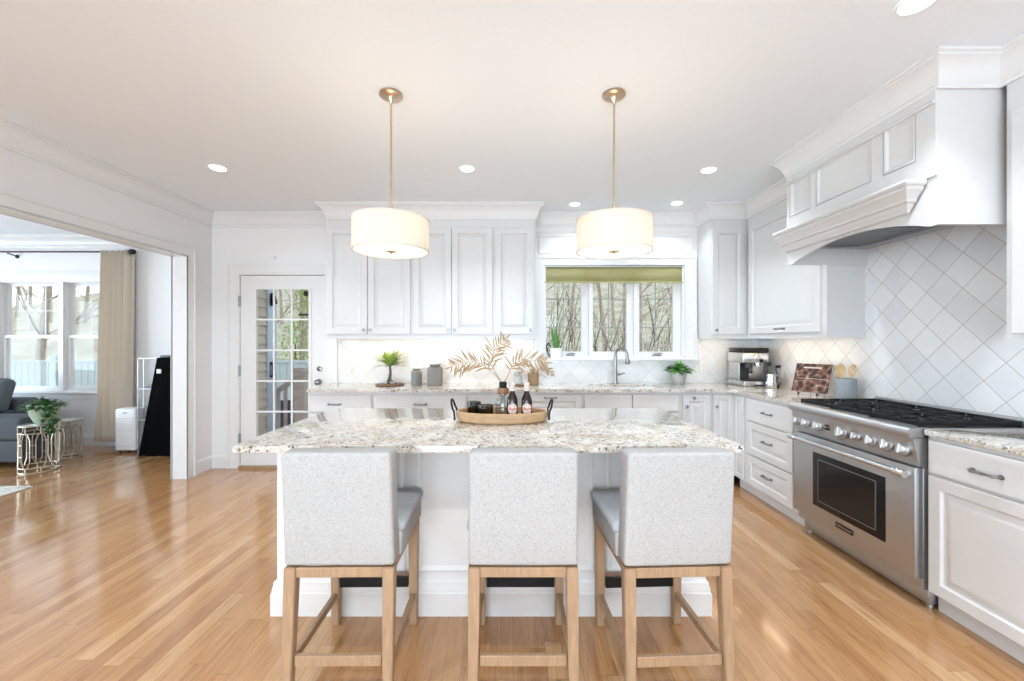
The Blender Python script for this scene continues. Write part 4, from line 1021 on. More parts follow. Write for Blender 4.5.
c = MB(); c.lathe([(0, 0), (.036, 0), (.036, .045), (.03, .05), (0, .05)], (ex0+.075, ey0+.045, z+.18), 24); c.tube([(ex0+.075, ey0+.01, z+.195), (ex0+.03, ey0-.07, z+.165), (ex0+.015, ey0-.10, z+.150)], [.012, .015, .017], 10); obj('portafilter', c, M['rubber'], t)
c = MB(); c.lathe([(0, 0), (.030, 0), (.030, .03), (0, .03)], (ex0+.165, ey0+.045, z+.205), 24); obj('grinder_cradle', c, M['chrome'], t)
c = MB()
Mx = Matrix.Rotation(PI/2, 4, 'X')
for q, (dx, dz, r) in enumerate(((.14, .288, .030), (.18, .255, .016), (.215, .288, .026))):
    c = MB(); c.lathe([(0, 0), (r, 0), (r, .010), (r*.8, .014), (0, .014)], (ex0+dx, ey0+.010, z+dz), 24, Mx); obj('gauge' if q == 0 else 'dial', c, M['chrome'] if q != 1 else M['black'], t)
c = MB(); c.lathe([(0, 0), (.022, 0), (.024, .02), (.018, .028), (0, .028)], (ex1-.02, ey0+.0, z+.225), 16, Mx); c.tube([(ex1-.03, ey0, z+.22), (ex1-.035, ey0-.02, z+.15), (ex1-.045, ey0-.03, z+.10)], .005, 8); obj('steam_wand', c, M['rubber'], t)
c = MB(); c.box(ex1+.012, ex1+.075, ey0+.17, ey1-.02, z, z+.36, .012); obj('water_tank', c, M['steeld'], t)
t = thing('milk_pitcher', 'steel milk pitcher at the right front of the espresso machine', 'pitcher', (ex1-.04, ey0-.06, z))
px_, py_ = ex1-.035, ey0-.075
c = MB(); c.lathe([(0, 0), (.045, 0), (.048, .01), (.044, .07), (.040, .13), (.037, .13), (.041, .07), (.044, .012), (0, .008)], (px_, py_, z), 28); obj('body', c, M['chrome'], t)
c = MB(); c.tube([(px_+.040, py_, z+.12), (px_+.075, py_, z+.115), (px_+.08, py_, z+.05), (px_+.045, py_, z+.03)], .006, 8); obj('handle', c, M['chrome'], t)
t = thing('power_cord', 'black plug and cord running from the espresso machine to the outlet', 'cord', (2.6, 4.2, z))
c = MB(); c.tube([(ex1+.04, ey0+.12, z+.01), (ex1+.08, ey0+.02, z+.012), (ex1+.10, ey0+.0, z+.03), (ex1+.085, ey0+.01, z+.11), (ex1+.07, ey0+.02, z+.17), (ex1+.085, 4.12, z+.205), (XR-.05, 4.12, z+.20)], .005, 8); obj('cable', c, M['rubber'], t)
c = MB(); c.box(XR-.055, XR-.017, 4.105, 4.135, z+.185, z+.212, .004); obj('plug', c, M['rubber'], t)
c = MB(); c.lathe([(0, 0), (.035, 0), (.035, .012), (.02, .016), (.018, .08), (.024, .1), (0, .105)], (ex1+.055, ey0+.0, z), 20); tag(obj('tamper', c, M['rubber']), 'black tamper standing right of the milk pitcher', 'tamper')
# cookbook on a stand, facing the camera-left
bx, by = 2.475, 3.43; an = math.radians(-63)
t = thing('book_stand', 'black wire easel holding the cookbook left of the cooktop', 'book stand', (bx, by, zc), an)
c = MB()
for s_ in (-1, 1):
    c.tube([(s_*.07, -.055, .004), (s_*.07, -.045, .022), (s_*.07, .0, .022), (s_*.05, .055, .15)], .003, 6)
    c.tube([(s_*.07, -.055, .004), (s_*.07, -.060, .035)], .003, 6); c.tube([(s_*.05, .05, .14), (s_*.05, .10, .003)], .003, 6)
    c.tube([(s_*.07, -.045, .022), (s_*.07, -.040, .002)], .003, 6)
c.tube([(-.07, .0, .022), (.07, .0, .022)], .003, 6); c.tube([(-.05, .055, .15), (.05, .055, .15)], .003, 6); obj('wire_frame', c, M['iron'], t, local=True)
t = thing('cookbook', 'cookbook with a photo of roasted food on its cover, standing on the wire easel', 'book', (bx, by, zc), an)
Ml = Matrix.Translation((0, -.030, .028)) @ Matrix.Rotation(math.radians(-20), 4, 'X')
c = MB(); c.box(-.135, .135, -.003, 0, 0, .245, 0, 1, Ml); o_ = obj('front_cover', c, M['food'], t, local=True)
c = MB(); c.box(-.132, .132, .0005, .018, .002, .242, 0, 1, Ml); obj('pages', c, M['whitepot'], t, local=True)
c = MB(); c.box(-.135, .135, .0185, .021, 0, .245, 0, 1, Ml); obj('rear_cover', c, M['steeld'], t, local=True)
c = MB(); c.box(-.075, .060, -.0036, -.0031, .205, .217, 0, 1, Ml); c.box(-.11, .11, -.0036, -.0031, .115, .118, 0, 1, Ml); obj('cover_band', c, M['bottlecap'], o_, local=True)
# utensil crock
x, y = 2.575, 3.20
t = thing('utensil_crock', 'grey cylindrical utensil crock beside the cooktop', 'crock', (x, y, zc))
c = MB(); c.lathe([(0, 0), (.066, 0), (.069, .005), (.069, .160), (.063, .162), (.061, .02), (0, .015)], (x, y, zc), 36); obj('body', c, M['ceramic'], t)
def spoon(dx, dy, tx, tz, label, kind):
    t = thing(kind, label, 'spoon', (x+dx, y+dy, zc+.02))
    b_ = Vector((x+dx, y+dy, zc+.022)); e_ = Vector((x+tx, y+dy-.01, zc+tz)); d = (e_-b_).normalized()
    c = MB(); c.tube([b_, e_], [.006, .007], 8)
    ringn = 20; cx = e_+d*.035
    s_ = Vector((1, 0, 0)); s_ = (s_-d*s_.dot(d)).normalized(); nrm = d.cross(s_)
    if kind == 'wooden_spoon':
        top = [c.bm.verts.new(cx+s_*.038*math.cos(2*PI*k/ringn)+d*.052*math.sin(2*PI*k/ringn)) for k in range(ringn)]
        mid = [c.bm.verts.new(cx+s_*.020*math.cos(2*PI*k/ringn)+d*.030*math.sin(2*PI*k/ringn)+nrm*.010) for k in range(ringn)]
        bk = [c.bm.verts.new(cx+s_*.022*math.cos(2*PI*k/ringn)+d*.032*math.sin(2*PI*k/ringn)+nrm*.016) for k in range(ringn)]
        for a_, b2 in ((top, mid), (top, bk)):
            for k in range(ringn): c.bm.faces.new([a_[k], a_[(k+1) % ringn], b2[(k+1) % ringn], b2[k]])
        c.bm.faces.new(mid); c.bm.faces.new(bk)
    else:
        ring = [cx+s_*.024*math.cos(2*PI*k/ringn)+d*.040*math.sin(2*PI*k/ringn) for k in range(ringn+1)]; c.tube(ring, .007, 8); c.tube([cx-d*.04, cx+d*.04], .005, 6)
    obj('spoon_body', c, M['spoonwood'], t)
spoon(-.020, 0, -.040, .19, 'round wooden spoon leaning left in the grey crock', 'wooden_spoon')
spoon(.018, 0, .040, .19, 'slotted wooden spoon leaning right in the grey crock', 'slotted_spoon')

# ================================================================== tray on the island
tx, ty = -.045, 2.34; zt_ = .9195; RX, RY = .252, .140
t = thing('serving_tray', 'oval wooden serving tray with two black metal handles on the island', 'tray', (tx, ty, zt_))
c = MB(); n = 56
def ov(k, s_, z, dr=0): a = 2*PI*k/n; return (tx+(RX*s_+dr)*math.cos(a), ty+(RY*s_+dr)*math.sin(a), zt_+z)
rings = [(1*.93, 0, 0), (1, .010, 0), (1.0, .055, .004), (1.0, .060, -.001), (1.0, .055, -.008), (.96, .012, -.006)]
vr = [[c.bm.verts.new(ov(k, s_, z, dr)) for k in range(n)] for s_, z, dr in rings]
for a, b in zip(vr, vr[1:]):
    for k in range(n): c.bm.faces.new([a[k], a[(k+1) % n], b[(k+1) % n], b[k]])
c.bm.faces.new(vr[0][::-1]); c.bm.faces.new(vr[-1]); obj('bowl', c, M['traywood'], t)
for s_ in (-1, 1):
    c = MB(); xh = tx+s_*(RX+.006)
    pts = [(xh, ty-.055, zt_+.012), (xh+s_*.004, ty-.055, zt_+.06)]
    for k in range(9):
        a = PI-k*PI/8; pts.append((xh+s_*.012*(1+math.sin(a)), ty+.055*math.cos(a), zt_+.075+.045*math.sin(a)))
    pts += [(xh+s_*.004, ty+.055, zt_+.06), (xh, ty+.055, zt_+.012)]
    c.tube(pts, .0055, 8); obj('handle', c, M['iron'], t)
zt2 = zt_+.0125
def bottle(x, y, label, h=.205):
    t = thing('beer_bottle', label, 'bottle', (x, y, zt2), 0, 'bottles on the tray')
    r = .0300; s_ = h/.205
    c = MB(); c.lathe([(0, 0), (r*.9, 0), (r, .004), (r, .100*s_), (r*.92, .118*s_), (.016, .145*s_), (.0125, .160*s_), (.0125, .190*s_), (.0145, .192*s_), (.0145, .200*s_), (0, .200*s_)], (x, y, zt2), 28); obj('body', c, M['amber'], t)
    c = MB(); c.lathe([(.0160, .160*s_), (.0140, .168*s_), (.0140, .188*s_), (.0158, .190*s_), (.0160, .203*s_), (.012, .207*s_), (0, .207*s_)], (x, y, zt2), 24); obj('foil_cap', c, M['bottlecap'], t)
    # front label: a curved oval patch
    c = MB(); nu, nv = 14, 10
    for iu in range(nu):
        for iv in range(nv):
            q = []
            for du, dv in ((0, 0), (1, 0), (1, 1), (0, 1)):
                u_, v_ = (iu+du)/nu*2-1, (iv+dv)/nv*2-1
                u2, v2 = u_*math.sqrt(1-v_*v_/2), v_*math.sqrt(1-u_*u_/2); a = -PI/2+u2*.95
                q.append((x+(r+.0006)*math.cos(a), y+(r+.0006)*math.sin(a), zt2+.062+v2*.031))
            c.poly(q)
    bmesh.ops.remove_doubles(c.bm, verts=c.bm.verts[:], dist=1e-5); obj('label', c, M['label'], t)
    c = MB(); nu = 10
    for iu in range(nu):
        a0 = -PI/2-.9+1.8*iu/nu; a1 = a0+1.8/nu; rr = .0133
        c.poly([(x+rr*math.cos(a0), y+rr*math.sin(a0), zt2+.1615*s_), (x+rr*math.cos(a1), y+rr*math.sin(a1), zt2+.1615*s_), (x+.0148*math.cos(a1), y+.0148*math.sin(a1), zt2+.180*s_), (x+.0148*math.cos(a0), y+.0148*math.sin(a0), zt2+.180*s_)])
    bmesh.ops.remove_doubles(c.bm, verts=c.bm.verts[:], dist=1e-5); obj('neck_label', c, M['label'], t)
bottle(.013, 2.30, 'brown beer bottle on the tray, the left of the two, next to the vase')
bottle(.092, 2.30, 'brown beer bottle on the tray, the right of the two, nearest the tray end')
def tumbler(x, y, r, h, label):
    t = thing('smoked_glass', label, 'glass', (x, y, zt2), 0, 'smoked glasses on the tray')
    c = MB(); c.lathe([(0, 0), (r*.92, 0), (r, .006), (r, h), (r-.003, h), (r-.003, .010), (0, .008)], (x, y, zt2), 32); obj('vessel', c, M['smokeglass'], t)
tumbler(-.205, 2.385, .040, .088, 'smoked dark glass at the left of the tray, further back')
tumbler(-.135, 2.31, .043, .080, 'smoked dark glass at the left of the tray, in front')
vx, vy = -.040, 2.36
t = thing('glass_vase', 'clear glass bottle vase with copper collar and black stopper on the tray', 'vase', (vx, vy, zt2))
c = MB(); c.lathe([(0, 0), (.040, 0), (.044, .006), (.044, .090), (.036, .112), (.020, .128), (.018, .172), (.0155, .172), (.0175, .126), (.034, .108), (.041, .088), (.041, .010), (0, .008)], (vx, vy, zt2), 32); obj('vessel', c, M['vaseglass'], t)
c = MB(); c.lathe([(.0185, .134), (.030, .134), (.032, .140), (.032, .164), (.030, .170), (.0185, .170)], (vx, vy, zt2), 28); obj('collar', c, M['darkwood'], t)
c = MB(); c.lathe([(.010, .170), (.020, .170), (.022, .174), (.022, .200), (.020, .203), (.010, .203)], (vx, vy, zt2), 28); obj('stopper', c, M['iron'], t)
t = thing('dried_palm_spray', 'three large dried tan palm fronds spreading from the vase on the tray', 'dried plant', (vx, vy, zt2+.02))
for ctrl, n_, ll in (([(-.05, 0, .06), (-.12, .0, .115), (-.20, -.01, .125), (-.28, -.01, .10)], 17, .075), ([(-.04, 0, .06), (-.07, .0, .12), (-.05, .02, .19), (.01, .03, .25)], 17, .075), ([(.03, 0, .05), (.055, .0, .115), (.11, -.01, .14), (.235, -.02, .125)], 16, .07)):
    c = MB(); frond(c, (vx, vy, zt2+.19), ctrl, 1, n_, .0085, ll*.9, rad=.0026); obj('frond', c, M['dried'], t, fix=False)
c = MB()
for dx, dz in ((-.02, 0), (0, .0), (.02, 0)): c.tube([(vx+dx*.6, vy, zt2+.012), (vx+dx*.2, vy, zt2+.19)], .0022, 6)
obj('stem', c, M['twig'], t)
# ================================================================== living room
# curtain and rod
cy = 5.36
t = thing('curtain_rod', 'thin black curtain rod with a round end above the living room window', 'curtain rod', (-6.3, cy, 2.52))
c = MB(); c.tube([(-7.6, cy, 2.52), (-4.93, cy, 2.52)], .011, 10); obj('pole', c, M['bronze'], t)
c = MB(); c.lathe([(0, 0), (.020, .0), (.024, .02), (.012, .03), (.012, .045), (.030, .06), (.036, .085), (.030, .11), (0, .122)], (-4.94, cy, 2.52), 20, Matrix.Rotation(PI/2, 4, 'Y')); obj('finial', c, M['bronze'], t)
for bx in (-6.46, -4.99):
    c = MB(); c.tube([(bx, cy, 2.50), (bx, cy+.02, 2.50), (bx, LYB-.003, 2.48)], .008, 8); c.lathe([(0, 0), (.025, 0), (.025, .006), (0, .008)], (bx, LYB-.001, 2.48), 16, Matrix.Rotation(PI/2, 4, 'X')); obj('bracket', c, M['bronze'], t)
t = thing('curtain', 'beige floor-length curtain hanging at the right end of the living room window', 'curtain', (-5.05, cy, .08))
c = MB(); nu, nv = 90, 24; grid = []
for iv in range(nv+1):
    v_ = iv/nv; z = .085+(2.53-.085)*v_; row = []
    xl = -5.345+.09*v_; xr = -4.86+.0*v_
    for iu in range(nu+1):
        u_ = iu/nu; ph = u_*2*PI*5.5+.5*math.sin(v_*3)*(1-v_)
        row.append(c.bm.verts.new((xl+(xr-xl)*u_+.006*math.sin(ph*2), cy-.002+(.060-.01*(1-v_))*math.sin(ph)+.010*math.sin(ph*.37+2*v_)*(1-v_), z)))
    grid.append(row)
for a, b in zip(grid, grid[1:]):
    for k in range(nu): c.bm.faces.new([a[k], a[k+1], b[k+1], b[k]])
o_ = obj('cloth', c, M['curtain'], t, fix=False, ang=80); sm = o_.modifiers.new('thickness', 'SOLIDIFY'); sm.thickness = .003
# air conditioner
a0, a1, ay0, ay1 = -4.83, -4.575, 5.08, 5.27
t = thing('portable_air_conditioner', 'white portable air conditioner on the floor beside the curtain', 'air conditioner', ((a0+a1)/2, 5.17, 0))
c = MB(); c.box(a0, a1, ay0+.01, ay1, .03, .545, .025, 4); obj('body', c, M['acwhite'], t)
c = MB()
for k in range(11): c.box(a0+.03, a1-.03, ay0+.002, ay0+.012, .10+k*.032, .10+k*.032+.020, .002, 1)
obj('front_grille', c, M['acwhite'], t)
c = MB(); c.box(a0+.10, a0+.16, ay0+.006, ay0+.011, .488, .500, .001, 1); obj('display', c, M['steeld'], t)
for k in range(4):
    c = MB(); c.lathe([(0, 0), (.016, 0), (.018, .015), (.016, .032), (0, .032)], (a0+.04+(k % 2)*(a1-a0-.08), ay0+.05+(k//2)*.13, 0), 12); obj('caster', c, M['rubber'], t)
# glass shelf behind
s0, s1, sy0, sy1 = -4.565, -4.15, 5.11, 5.20
t = thing('shelf_unit', 'slim glass-panelled shelf unit partly hidden by the black covered stand', 'shelf', ((s0+s1)/2, 5.15, 0))
c = MB()
for x in (s0, s1-.012):
    for y in (sy0, sy1-.012): c.box(x, x+.008, y, y+.008, 0, 1.165)
obj('post', c, M['steel'], t)
for z in (.02, .40, .78, 1.155):
    c = MB(); c.box(s0, s1, sy0, sy1, z, z+.010); obj('shelf', c, M['steel'], t)
c = MB(); c.box(s0+.012, s1-.012, sy1-.010, sy1-.004, .03, 1.155); obj('rear_panel', c, M['vaseglass'], t)
c = MB()
pts = [(-4.50, 5.15, .80), (-4.43, 5.16, .84), (-4.38, 5.15, .80), (-4.34, 5.16, .86), (-4.30, 5.15, .95)]
c.tube(pts, .008, 8); c.tube([(-4.51, 5.15, .80), (-4.30, 5.16, .80)], .010, 8); tag(obj('coiled_cable', c, M['steeld']), 'small coiled dark cable on the middle shelf of the glass unit', 'cable')
# black draped tall stand
t = thing('covered_stand', 'tall tapered object under a black cover standing by the opening to the kitchen', 'covered stand', (-4.15, 5.0, 0))
c = MB(); bq = [(-4.42, 4.96), (-3.85, 4.96), (-3.85, 5.095), (-4.42, 5.095)]; tq = [(-4.235, 5.00), (-3.90, 5.00), (-3.90, 5.09), (-4.235, 5.09)]
nv = 14; per = []
def perim(q, n=12):
    out = []
    for i in range(4):
        a, b = Vector(q[i]), Vector(q[(i+1) % 4])
        for k in range(n): out.append(a.lerp(b, k/n))
    return out
pb, pt_ = perim(bq), perim(tq)
prev = None
for iv in range(nv+1):
    v_ = iv/nv; ring = []
    for k in range(len(pb)):
        p = pb[k].lerp(pt_[k], v_); w_ = .012*(1-v_)*math.sin(k*1.35); ring.append(c.bm.verts.new((p.x, p.y+w_, .001+1.17*v_)))
    if prev:
        for k in range(len(ring)): c.bm.faces.new([prev[k], prev[(k+1) % len(ring)], ring[(k+1) % len(ring)], ring[k]])
    else: c.bm.faces.new(ring[::-1])
    prev = ring
c.bm.faces.new(prev); obj('cover', c, M['drape'], t)
c = MB(); c.box(-4.21, -3.95, 5.01, 5.08, 1.171, 1.200, .006); obj('top_cap', c, M['rubber'], t)
c = MB(); c.box(-4.215, -4.165, 4.972, 4.986, .985, 1.035, .002); obj('tag', c, M['whitepot'], t)
# sofa
t = thing('sofa', 'charcoal grey fabric sofa at the left edge of the view', 'sofa', (-6.2, 4.9, 0))
c = MB(); c.box(-7.5, -5.23, 4.45, 4.79, .07, .30, .02, 3); c.box(-7.5, -5.95, 4.77, 5.26, .07, .30, .02, 3); obj('base', c, M['sofa'], t)
c = MB(); c.box(-7.28, -5.22, 4.44, 4.80, .30, .545, .045, 4); c.box(-7.28, -5.96, 4.76, 5.06, .30, .545, .03, 4); obj('seat_cushion', c, M['sofa'], t)
c = MB(); c.box(-7.5, -5.93, 5.02, 5.28, .25, .67, .05, 4); obj('backrest', c, M['sofa'], t)
for k in range(3):
    c = MB(); c.tube([(-7.4+k*.72, 4.52, 0), (-7.4+k*.72, 4.52, .075)], .02, 10); c.tube([(-7.4+k*.68, 5.18, 0), (-7.4+k*.68, 5.18, .075)], .02, 10); obj('leg', c, M['iron'], t)
c = MB(); Mp = Matrix.Translation((-6.22, 4.86, .545)) @ Matrix.Rotation(math.radians(-12), 4, 'X') @ Matrix.Rotation(math.radians(4), 4, 'Y')
c.box(-.42, .31, -.08, .08, 0, .41, .07, 5, Mp); tag(obj('sofa_pillow', c, M['sofap']), 'charcoal back pillow leaning on the sofa at the left edge', 'pillow')
# side tables
def side_table(x, y, r, h, label):
    t = thing('side_table', label, 'side table', (x, y, 0), 0, 'openwork metal side tables')
    c = MB(); c.lathe([(0, h-.006), (r-.008, h-.006), (r-.008, h), (0, h)], (x, y, 0), 40); obj('table_top', c, M['glass2'], t)
    for z in (.006, .055, h-.085, h-.012):
        c = MB(); c.tube([(x+r*math.cos(2*PI*k/40), y+r*math.sin(2*PI*k/40), z) for k in range(41)], .0065, 8); obj('ring', c, M['gold'], t)
    c = MB(); n = 8; zl, zh = .055, h-.085; mid = (zl+zh)/2
    def P(a, z, rr=r): return (x+rr*math.cos(a), y+rr*math.sin(a), z)
    for k in range(n):
        a = 2*PI*k/n+.15; w_ = PI/n*.62; g_ = PI/n
        loop = [P(a-w_*.45, zl), P(a-w_, zl+.07), P(a-w_, zh-.07), P(a-w_*.45, zh), P(a+w_*.45, zh), P(a+w_, zh-.07), P(a+w_, zl+.07), P(a+w_*.45, zl), P(a-w_*.45, zl)]
        c.tube(loop, .0055, 6); c.tube([P(a+w_, mid-.06), P(a+g_*1.38, mid-.06)], .005, 6); c.tube([P(a+w_, mid+.06), P(a+g_*1.38, mid+.06)], .005, 6)
        c.tube([P(a, zh), P(a, h-.012)], .005, 6); c.tube([P(a, .006), P(a, zl)], .005, 6)
    obj('lattice', c, M['gold'], t)
M['glass2'] = pm('mirror_top', (.55, .58, .58), .12, .6, scale=12, var=.05)
side_table(-4.99, 4.42, .148, .497, 'openwork gold metal side table with a mirrored top under the potted ivy')
side_table(-5.20, 4.925, .105, .450, 'second openwork gold metal side table tucked behind the one with the ivy')
x, y, z = -4.935, 4.42, .4975
t = thing('potted_ivy', 'trailing green ivy in a pale green textured bowl on the gold side table', 'plant', (x, y, z))
c = MB(); c.lathe([(0, 0), (.065, 0), (.072, .012), (.110, .10), (.130, .195), (.128, .205), (.118, .20), (.10, .17), (0, .165)], (x, y, z), 36); obj('pot', c, M['greenpot'], t)
c = MB()
for k in range(260):
    a = R.uniform(0, 2*PI); rr = .15*math.sqrt(R.random()); el = R.uniform(-.2, 1.1)
    leafblade(c, (x+rr*math.cos(a), y+rr*math.sin(a), z+.17+R.uniform(0, .13)*(1-rr/.2)), (math.cos(a)*math.cos(el), math.sin(a)*math.cos(el), math.sin(el)), R.uniform(.035, .065), .036, .5)
for k in range(60):   # trailing tail on the right
    u_ = R.random(); leafblade(c, (x+.11+.07*u_+R.uniform(-.03, .03), y-.08+R.uniform(-.05, .05), z+.17-.26*u_+.02), (R.uniform(-1, 1), R.uniform(-1, .2), R.uniform(-.8, .3)), .05, .035, .4)
obj('foliage', c, M['leafd'], t, fix=False)
c = MB(); c.box(-7.2, -4.47, 2.0, 3.91, .001, .012, .003, 1); tag(obj('area_rug', c, M['rug']), 'cream and grey patterned area rug at the left edge of the floor', 'rug')
# smoke detector over the door? small round sensor
c = MB(); c.lathe([(0, 0), (.024, 0), (.022, .012), (0, .016)], (-2.545, YB-.0005, 2.275), 20, Matrix.Rotation(PI/2, 4, 'X')); tag(obj('door_sensor', c, M['trim']), 'small round white sensor on the wall above the glazed door', 'sensor')

# ================================================================== outdoors
c = MB(); nx, ny = 50, 40; gr = []
for j in range(ny+1):
    row = []
    for i in range(nx+1):
        x = -34+68*i/nx; y = 5.66+44*(j/ny)**1.5 if j else 5.66
        z = -.55+max(0, y-11)*.26+.25*math.sin(x*.5+y*.3)*min(1, max(0, y-8)/6)
        row.append(c.bm.verts.new((x, y, z)))
    gr.append(row)
for a, b in zip(gr, gr[1:]):
    for k in range(nx): c.bm.faces.new([a[k], a[k+1], b[k+1], b[k]])
o_ = obj('ground_hillside', c, M['litter']); o_['kind'] = 'structure'
c = MB(); c.box(-3.1, 9, 4.70, 5.66, -.6, -.52); o_ = obj('ground_strip', c, M['litter']); o_['kind'] = 'structure'
# siding on the living room wall seen through the door
c = MB(); xs = XLo+.20
for k in range(26):
    z = -.5+k*.115
    c.prism([(xs+.001, 4.66, z), (xs+.028, 4.66, z), (xs+.006, 4.66, z+.114), (xs+.001, 4.66, z+.114)], (0, .70, 0))
struct('wall_siding', c, M['siding'])
c = MB(); c.box(xs-.02, xs+.035, 5.36, 5.575, -.5, 2.5); struct('trim_8', c, M['cornerb'])
c = MB(); c.box(xs-.02, -1.6, 4.67, 5.75, -.12, -.03)
struct('deck_floor', c, M['deck'])
t = thing('wall_lantern', 'small dark wall lantern on the corner board seen through the door glass', 'lantern', (xs+.06, 5.5, 1.75))
c = MB(); c.box(xs+.036, xs+.05, 5.41, 5.49, 1.83, 1.99, .003); obj('plate', c, M['iron'], t)
c = MB(); c.hexa([(xs+.045, 5.40, 1.86), (xs+.10, 5.40, 1.86), (xs+.10, 5.48, 1.86), (xs+.045, 5.48, 1.86)], [(xs+.05, 5.42, 2.0), (xs+.07, 5.42, 2.0), (xs+.07, 5.46, 2.0), (xs+.05, 5.46, 2.0)]); obj('lamp_head', c, M['iron'], t)
t = thing('door_bell', 'dark mailbox-like bell box on the corner board seen through the door glass', 'bell box', (xs+.06, 5.5, 1.0))
c = MB(); c.box(xs+.036, xs+.06, 5.41, 5.49, .90, 1.10, .004); obj('housing', c, M['bronze'], t)
c = MB(); c.box(xs+.045, xs+.055, 5.4065, 5.4095, .93, 1.06); c.box(xs+.0605, xs+.063, 5.43, 5.47, .93, 1.06); obj('face', c, M['cornerb'], t)
# railing
t = thing('deck_railing', 'grey-brown stair railing with square newel post outside the glazed door', 'railing', (-2.9, 5.7, -.03))
def pxw(px, Y): return (px-510)/F*Y
yr = 5.62
c = MB(); a, b = pxw(296, yr), pxw(306, yr); c.box(a, b, yr-.06, yr+.06, -.03, .91); c.box(a-.018, b+.018, yr-.08, yr+.08, .91, .93); c.box(a-.003, b+.003, yr-.063, yr+.063, .93, .97); c.box(a-.03, b+.03, yr-.09, yr+.09, .97, .995, .004)
for k in range(1): c.prism([(a-.01, yr-.07, .995), (b+.01, yr-.07, .995), (b+.01, yr+.07, .995), (a-.01, yr+.07, .995)], (0, 0, .018))
obj('newel_post', c, M['railing'], t)
c = MB(); x0_, x1_ = pxw(275, yr), a; z0_, z1_ = .64, .84
c.hexa([(x0_, yr-.03, z0_), (x0_, yr+.03, z0_), (x0_, yr+.03, z0_+.07), (x0_, yr-.03, z0_+.07)], [(x1_, yr-.03, z1_), (x1_, yr+.03, z1_), (x1_, yr+.03, z1_+.07), (x1_, yr-.03, z1_+.07)]); obj('handrail', c, M['railing'], t)
for k in range(3):
    u_ = (k+.5)/3; xx = x0_+(x1_-x0_)*u_; zz = z0_+(z1_-z0_)*u_; c = MB(); c.box(xx-.017, xx+.017, yr-.018, yr+.018, -.03, zz+.01); obj('baluster', c, M['railing'], t)
# dark slatted sheet standing in for the deck shadow behind the railing
c = MB(); c.box(-4.6, -2.1, 7.2, 7.26, -.5, .35)
for k in range(18): c.box(-4.6+k*.14, -4.55+k*.14, 7.18, 7.2, -.5, .35)
tag(obj('deck_shadow_sheet', c, pm('deck_shadow', (.035, .045, .07), .8)), 'dark low sheet standing in for the deck shadow behind the railing outside the door', 'screen')
# white fence
t = thing('vinyl_fence', 'pale vinyl fence standing across the yard behind the windows', 'fence', (-9, 10.1, -.6))
c = MB(); x = -19
while x < -3.4:
    c.box(x, x+.155, 10.08, 10.12, -.6, .86, .006, 1); x += .16
obj('panel', c, M['vinyl'], t)
c = MB(); c.box(-19, -3.4, 10.05, 10.15, .86, .92); c.box(-19, -3.4, 10.05, 10.15, -.4, -.3); obj('rail', c, M['vinyl'], t)
for k in range(7):
    c = MB(); xx = pxw(53.5, 10.05)+(k-3)*2.4; c.box(xx-.07, xx+.07, 10.03, 10.17, -.6, 1.0); c.prism([(xx-.09, 10.01, 1.0), (xx+.09, 10.01, 1.0), (xx+.09, 10.19, 1.0), (xx-.09, 10.19, 1.0)], (0, 0, .04)); obj('post', c, M['vinyl'], t)
# bare shrubs close to the sink window
LIM = 5.1
def branch(mb, p, d, L, r, depth, sp=.5):
    p = Vector(p); d = Vector(d).normalized(); n = 4; pts = [p.copy()]; q = p.copy()
    for k in range(n):
        d = (d+Vector((R.uniform(-.16, .16), R.uniform(-.16, .16), R.uniform(-.06, .12)))).normalized()
        if LIM and (q+d*(L/n)).y < LIM: d.y = abs(d.y)
        if LIM and (q+d*(L/n)).z > 2.55: d.z = -.2
        q = q+d*(L/n); pts.append(q.copy())
    mb.tube(pts, [r*(1-.5*k/n) for k in range(n+1)], 5 if depth < 2 else 4, caps=False)
    if depth > 0:
        for k in range(3 if depth > 1 else 2):
            s_ = pts[R.choice((1, 2, 3, 3, 4))]; dd = (d+Vector((R.uniform(-1, 1)*sp, R.uniform(-1, 1)*sp, R.uniform(-.1, .5)))).normalized()
            branch(mb, s_, dd, L*R.uniform(.5, .75), r*.55, depth-1, sp)
def shrub(x, y, n, L, label, name='bare_shrub', r=.022, z=-.53, leaves=30, group='bare shrubs outside the sink window', mat='twig'):
    t = thing(name, label, 'shrub', (x, y, z), 0, group)
    c = MB(); tips = []
    for k in range(n):
        a = 2*PI*k/n+R.uniform(-.3, .3); branch(c, (x+.05*math.cos(a), y+.05*math.sin(a), z), (math.cos(a)*.35, math.sin(a)*.25, 1), L*R.uniform(.8, 1.1), r, 3)
    vs = [v.co.copy() for v in c.bm.verts if v.co.z > z+L*.5]
    obj('branches', c, M[mat], t, fix=False)
    if leaves:
        c = MB()
        for k in range(leaves):
            p = R.choice(vs); a = R.uniform(0, 2*PI); leafblade(c, p, (math.cos(a), math.sin(a), R.uniform(-.3, .6)), R.uniform(.04, .07), .03, .3, seg=2)
        obj('foliage', c, M['leafy'], t, fix=False)
    return t
lab = 'bare many-stemmed shrub with a few fresh leaves outside the sink window'
for x, y, n in ((.50, 6.2, 4), (1.45, 6.5, 4), (2.35, 6.2, 4), (3.0, 7.9, 4), (.9, 8.0, 4)):
    shrub(x, y, n, 1.8, lab, leaves=60, r=.016)
LIM = 0
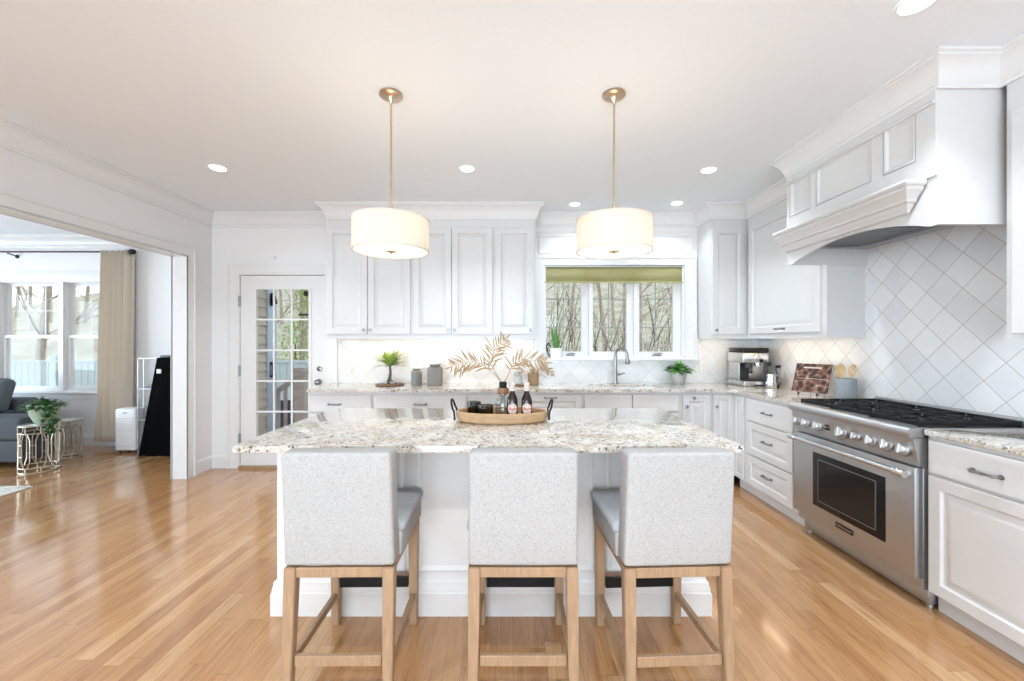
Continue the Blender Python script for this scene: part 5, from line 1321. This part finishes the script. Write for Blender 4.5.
# woods: one tree built once, then copies
def tree(x, y, z, h, r, kind, seed_lean=.0):
    t = thing('bare_tree', 'tall leafless pale-barked tree on the wooded hillside beyond the fence', 'tree', (x, y, z), .0001, 'leafless trees on the hillside')
    c = MB(); pts = [(seed_lean*k*k*.02*h, 0, h*k/6) for k in range(7)]; c.tube(pts, [r*(1-.11*k) for k in range(7)], 8); obj('trunk', c, M['barkp'], t, local=True)
    c = MB()
    for k in range(11):
        u_ = R.uniform(.18, .95); a = R.uniform(0, 2*PI); branch(c, (seed_lean*(6*u_)**2*.02*h, 0, h*u_), (math.cos(a), math.sin(a), .75), h*.24, r*.32, 2, .6)
    obj('branches', c, M['barkp'], t, local=True, fix=False)
    return t
protos = [tree(-7.6, 13, 0, 7, .09, 0), tree(-11, 14, 0, 8, .11, 0, .25), tree(3.0, 13, 0, 7, .08, 0, -.2)]
def gz(x, y): return -.55+max(0, y-11)*.26-.25
for p in protos: p.location.z = gz(*p.location.xy)
pos = []
for k in range(90):
    y = R.uniform(12, 30); px = R.choice((R.uniform(0, 110), R.uniform(0, 110), R.uniform(540, 685), R.uniform(265, 312)))
    x = (px-510)/F*y; 
    if any((x-a)**2+(y-b)**2 < 4.5 for a, b in pos): continue
    pos.append((x, y))
    q = dup(protos[k % 3], (x, y, gz(x, y)), R.uniform(0, 6.28)); s_ = R.uniform(.8, 1.25)
# evergreen hedge by the fence, seen through the door
def bushy(x, y, z, rx, h, label, mat, n=1500, name='leafy_shrub', L=.11, group=None):
    t = thing(name, label, 'shrub', (x, y, z), 0, group)
    c = MB(); c.tube([(x, y, z), (x, y, z+h*.7)], [.06, .02], 8); obj('stem', c, M['bark'], t)
    c = MB()
    for k in range(n):
        a = R.uniform(0, 2*PI); u_ = R.random(); rr = rx*math.sqrt(R.random())*(1-u_**2.2)**.5; el = R.uniform(-.4, 1.2)
        leafblade(c, (x+rr*math.cos(a), y+rr*math.sin(a), z+.1+u_*h), (math.cos(a)*math.cos(el), math.sin(a)*math.cos(el), math.sin(el)), L*R.uniform(.7, 1.3), L*.5, .3, seg=2)
    obj('foliage', c, mat if not isinstance(mat, str) else M[mat], t, fix=False)
bushy(-5.75, 12.0, -.3, 1.1, 3.2, 'yellow-green leafy shrub above the fence seen through the right side of the door glass', 'leafy')
bushy(-6.9, 13.4, -.1, .9, 2.0, 'smaller yellow-green shrub seen through the door glass, left of the larger one', 'leafy', 900)
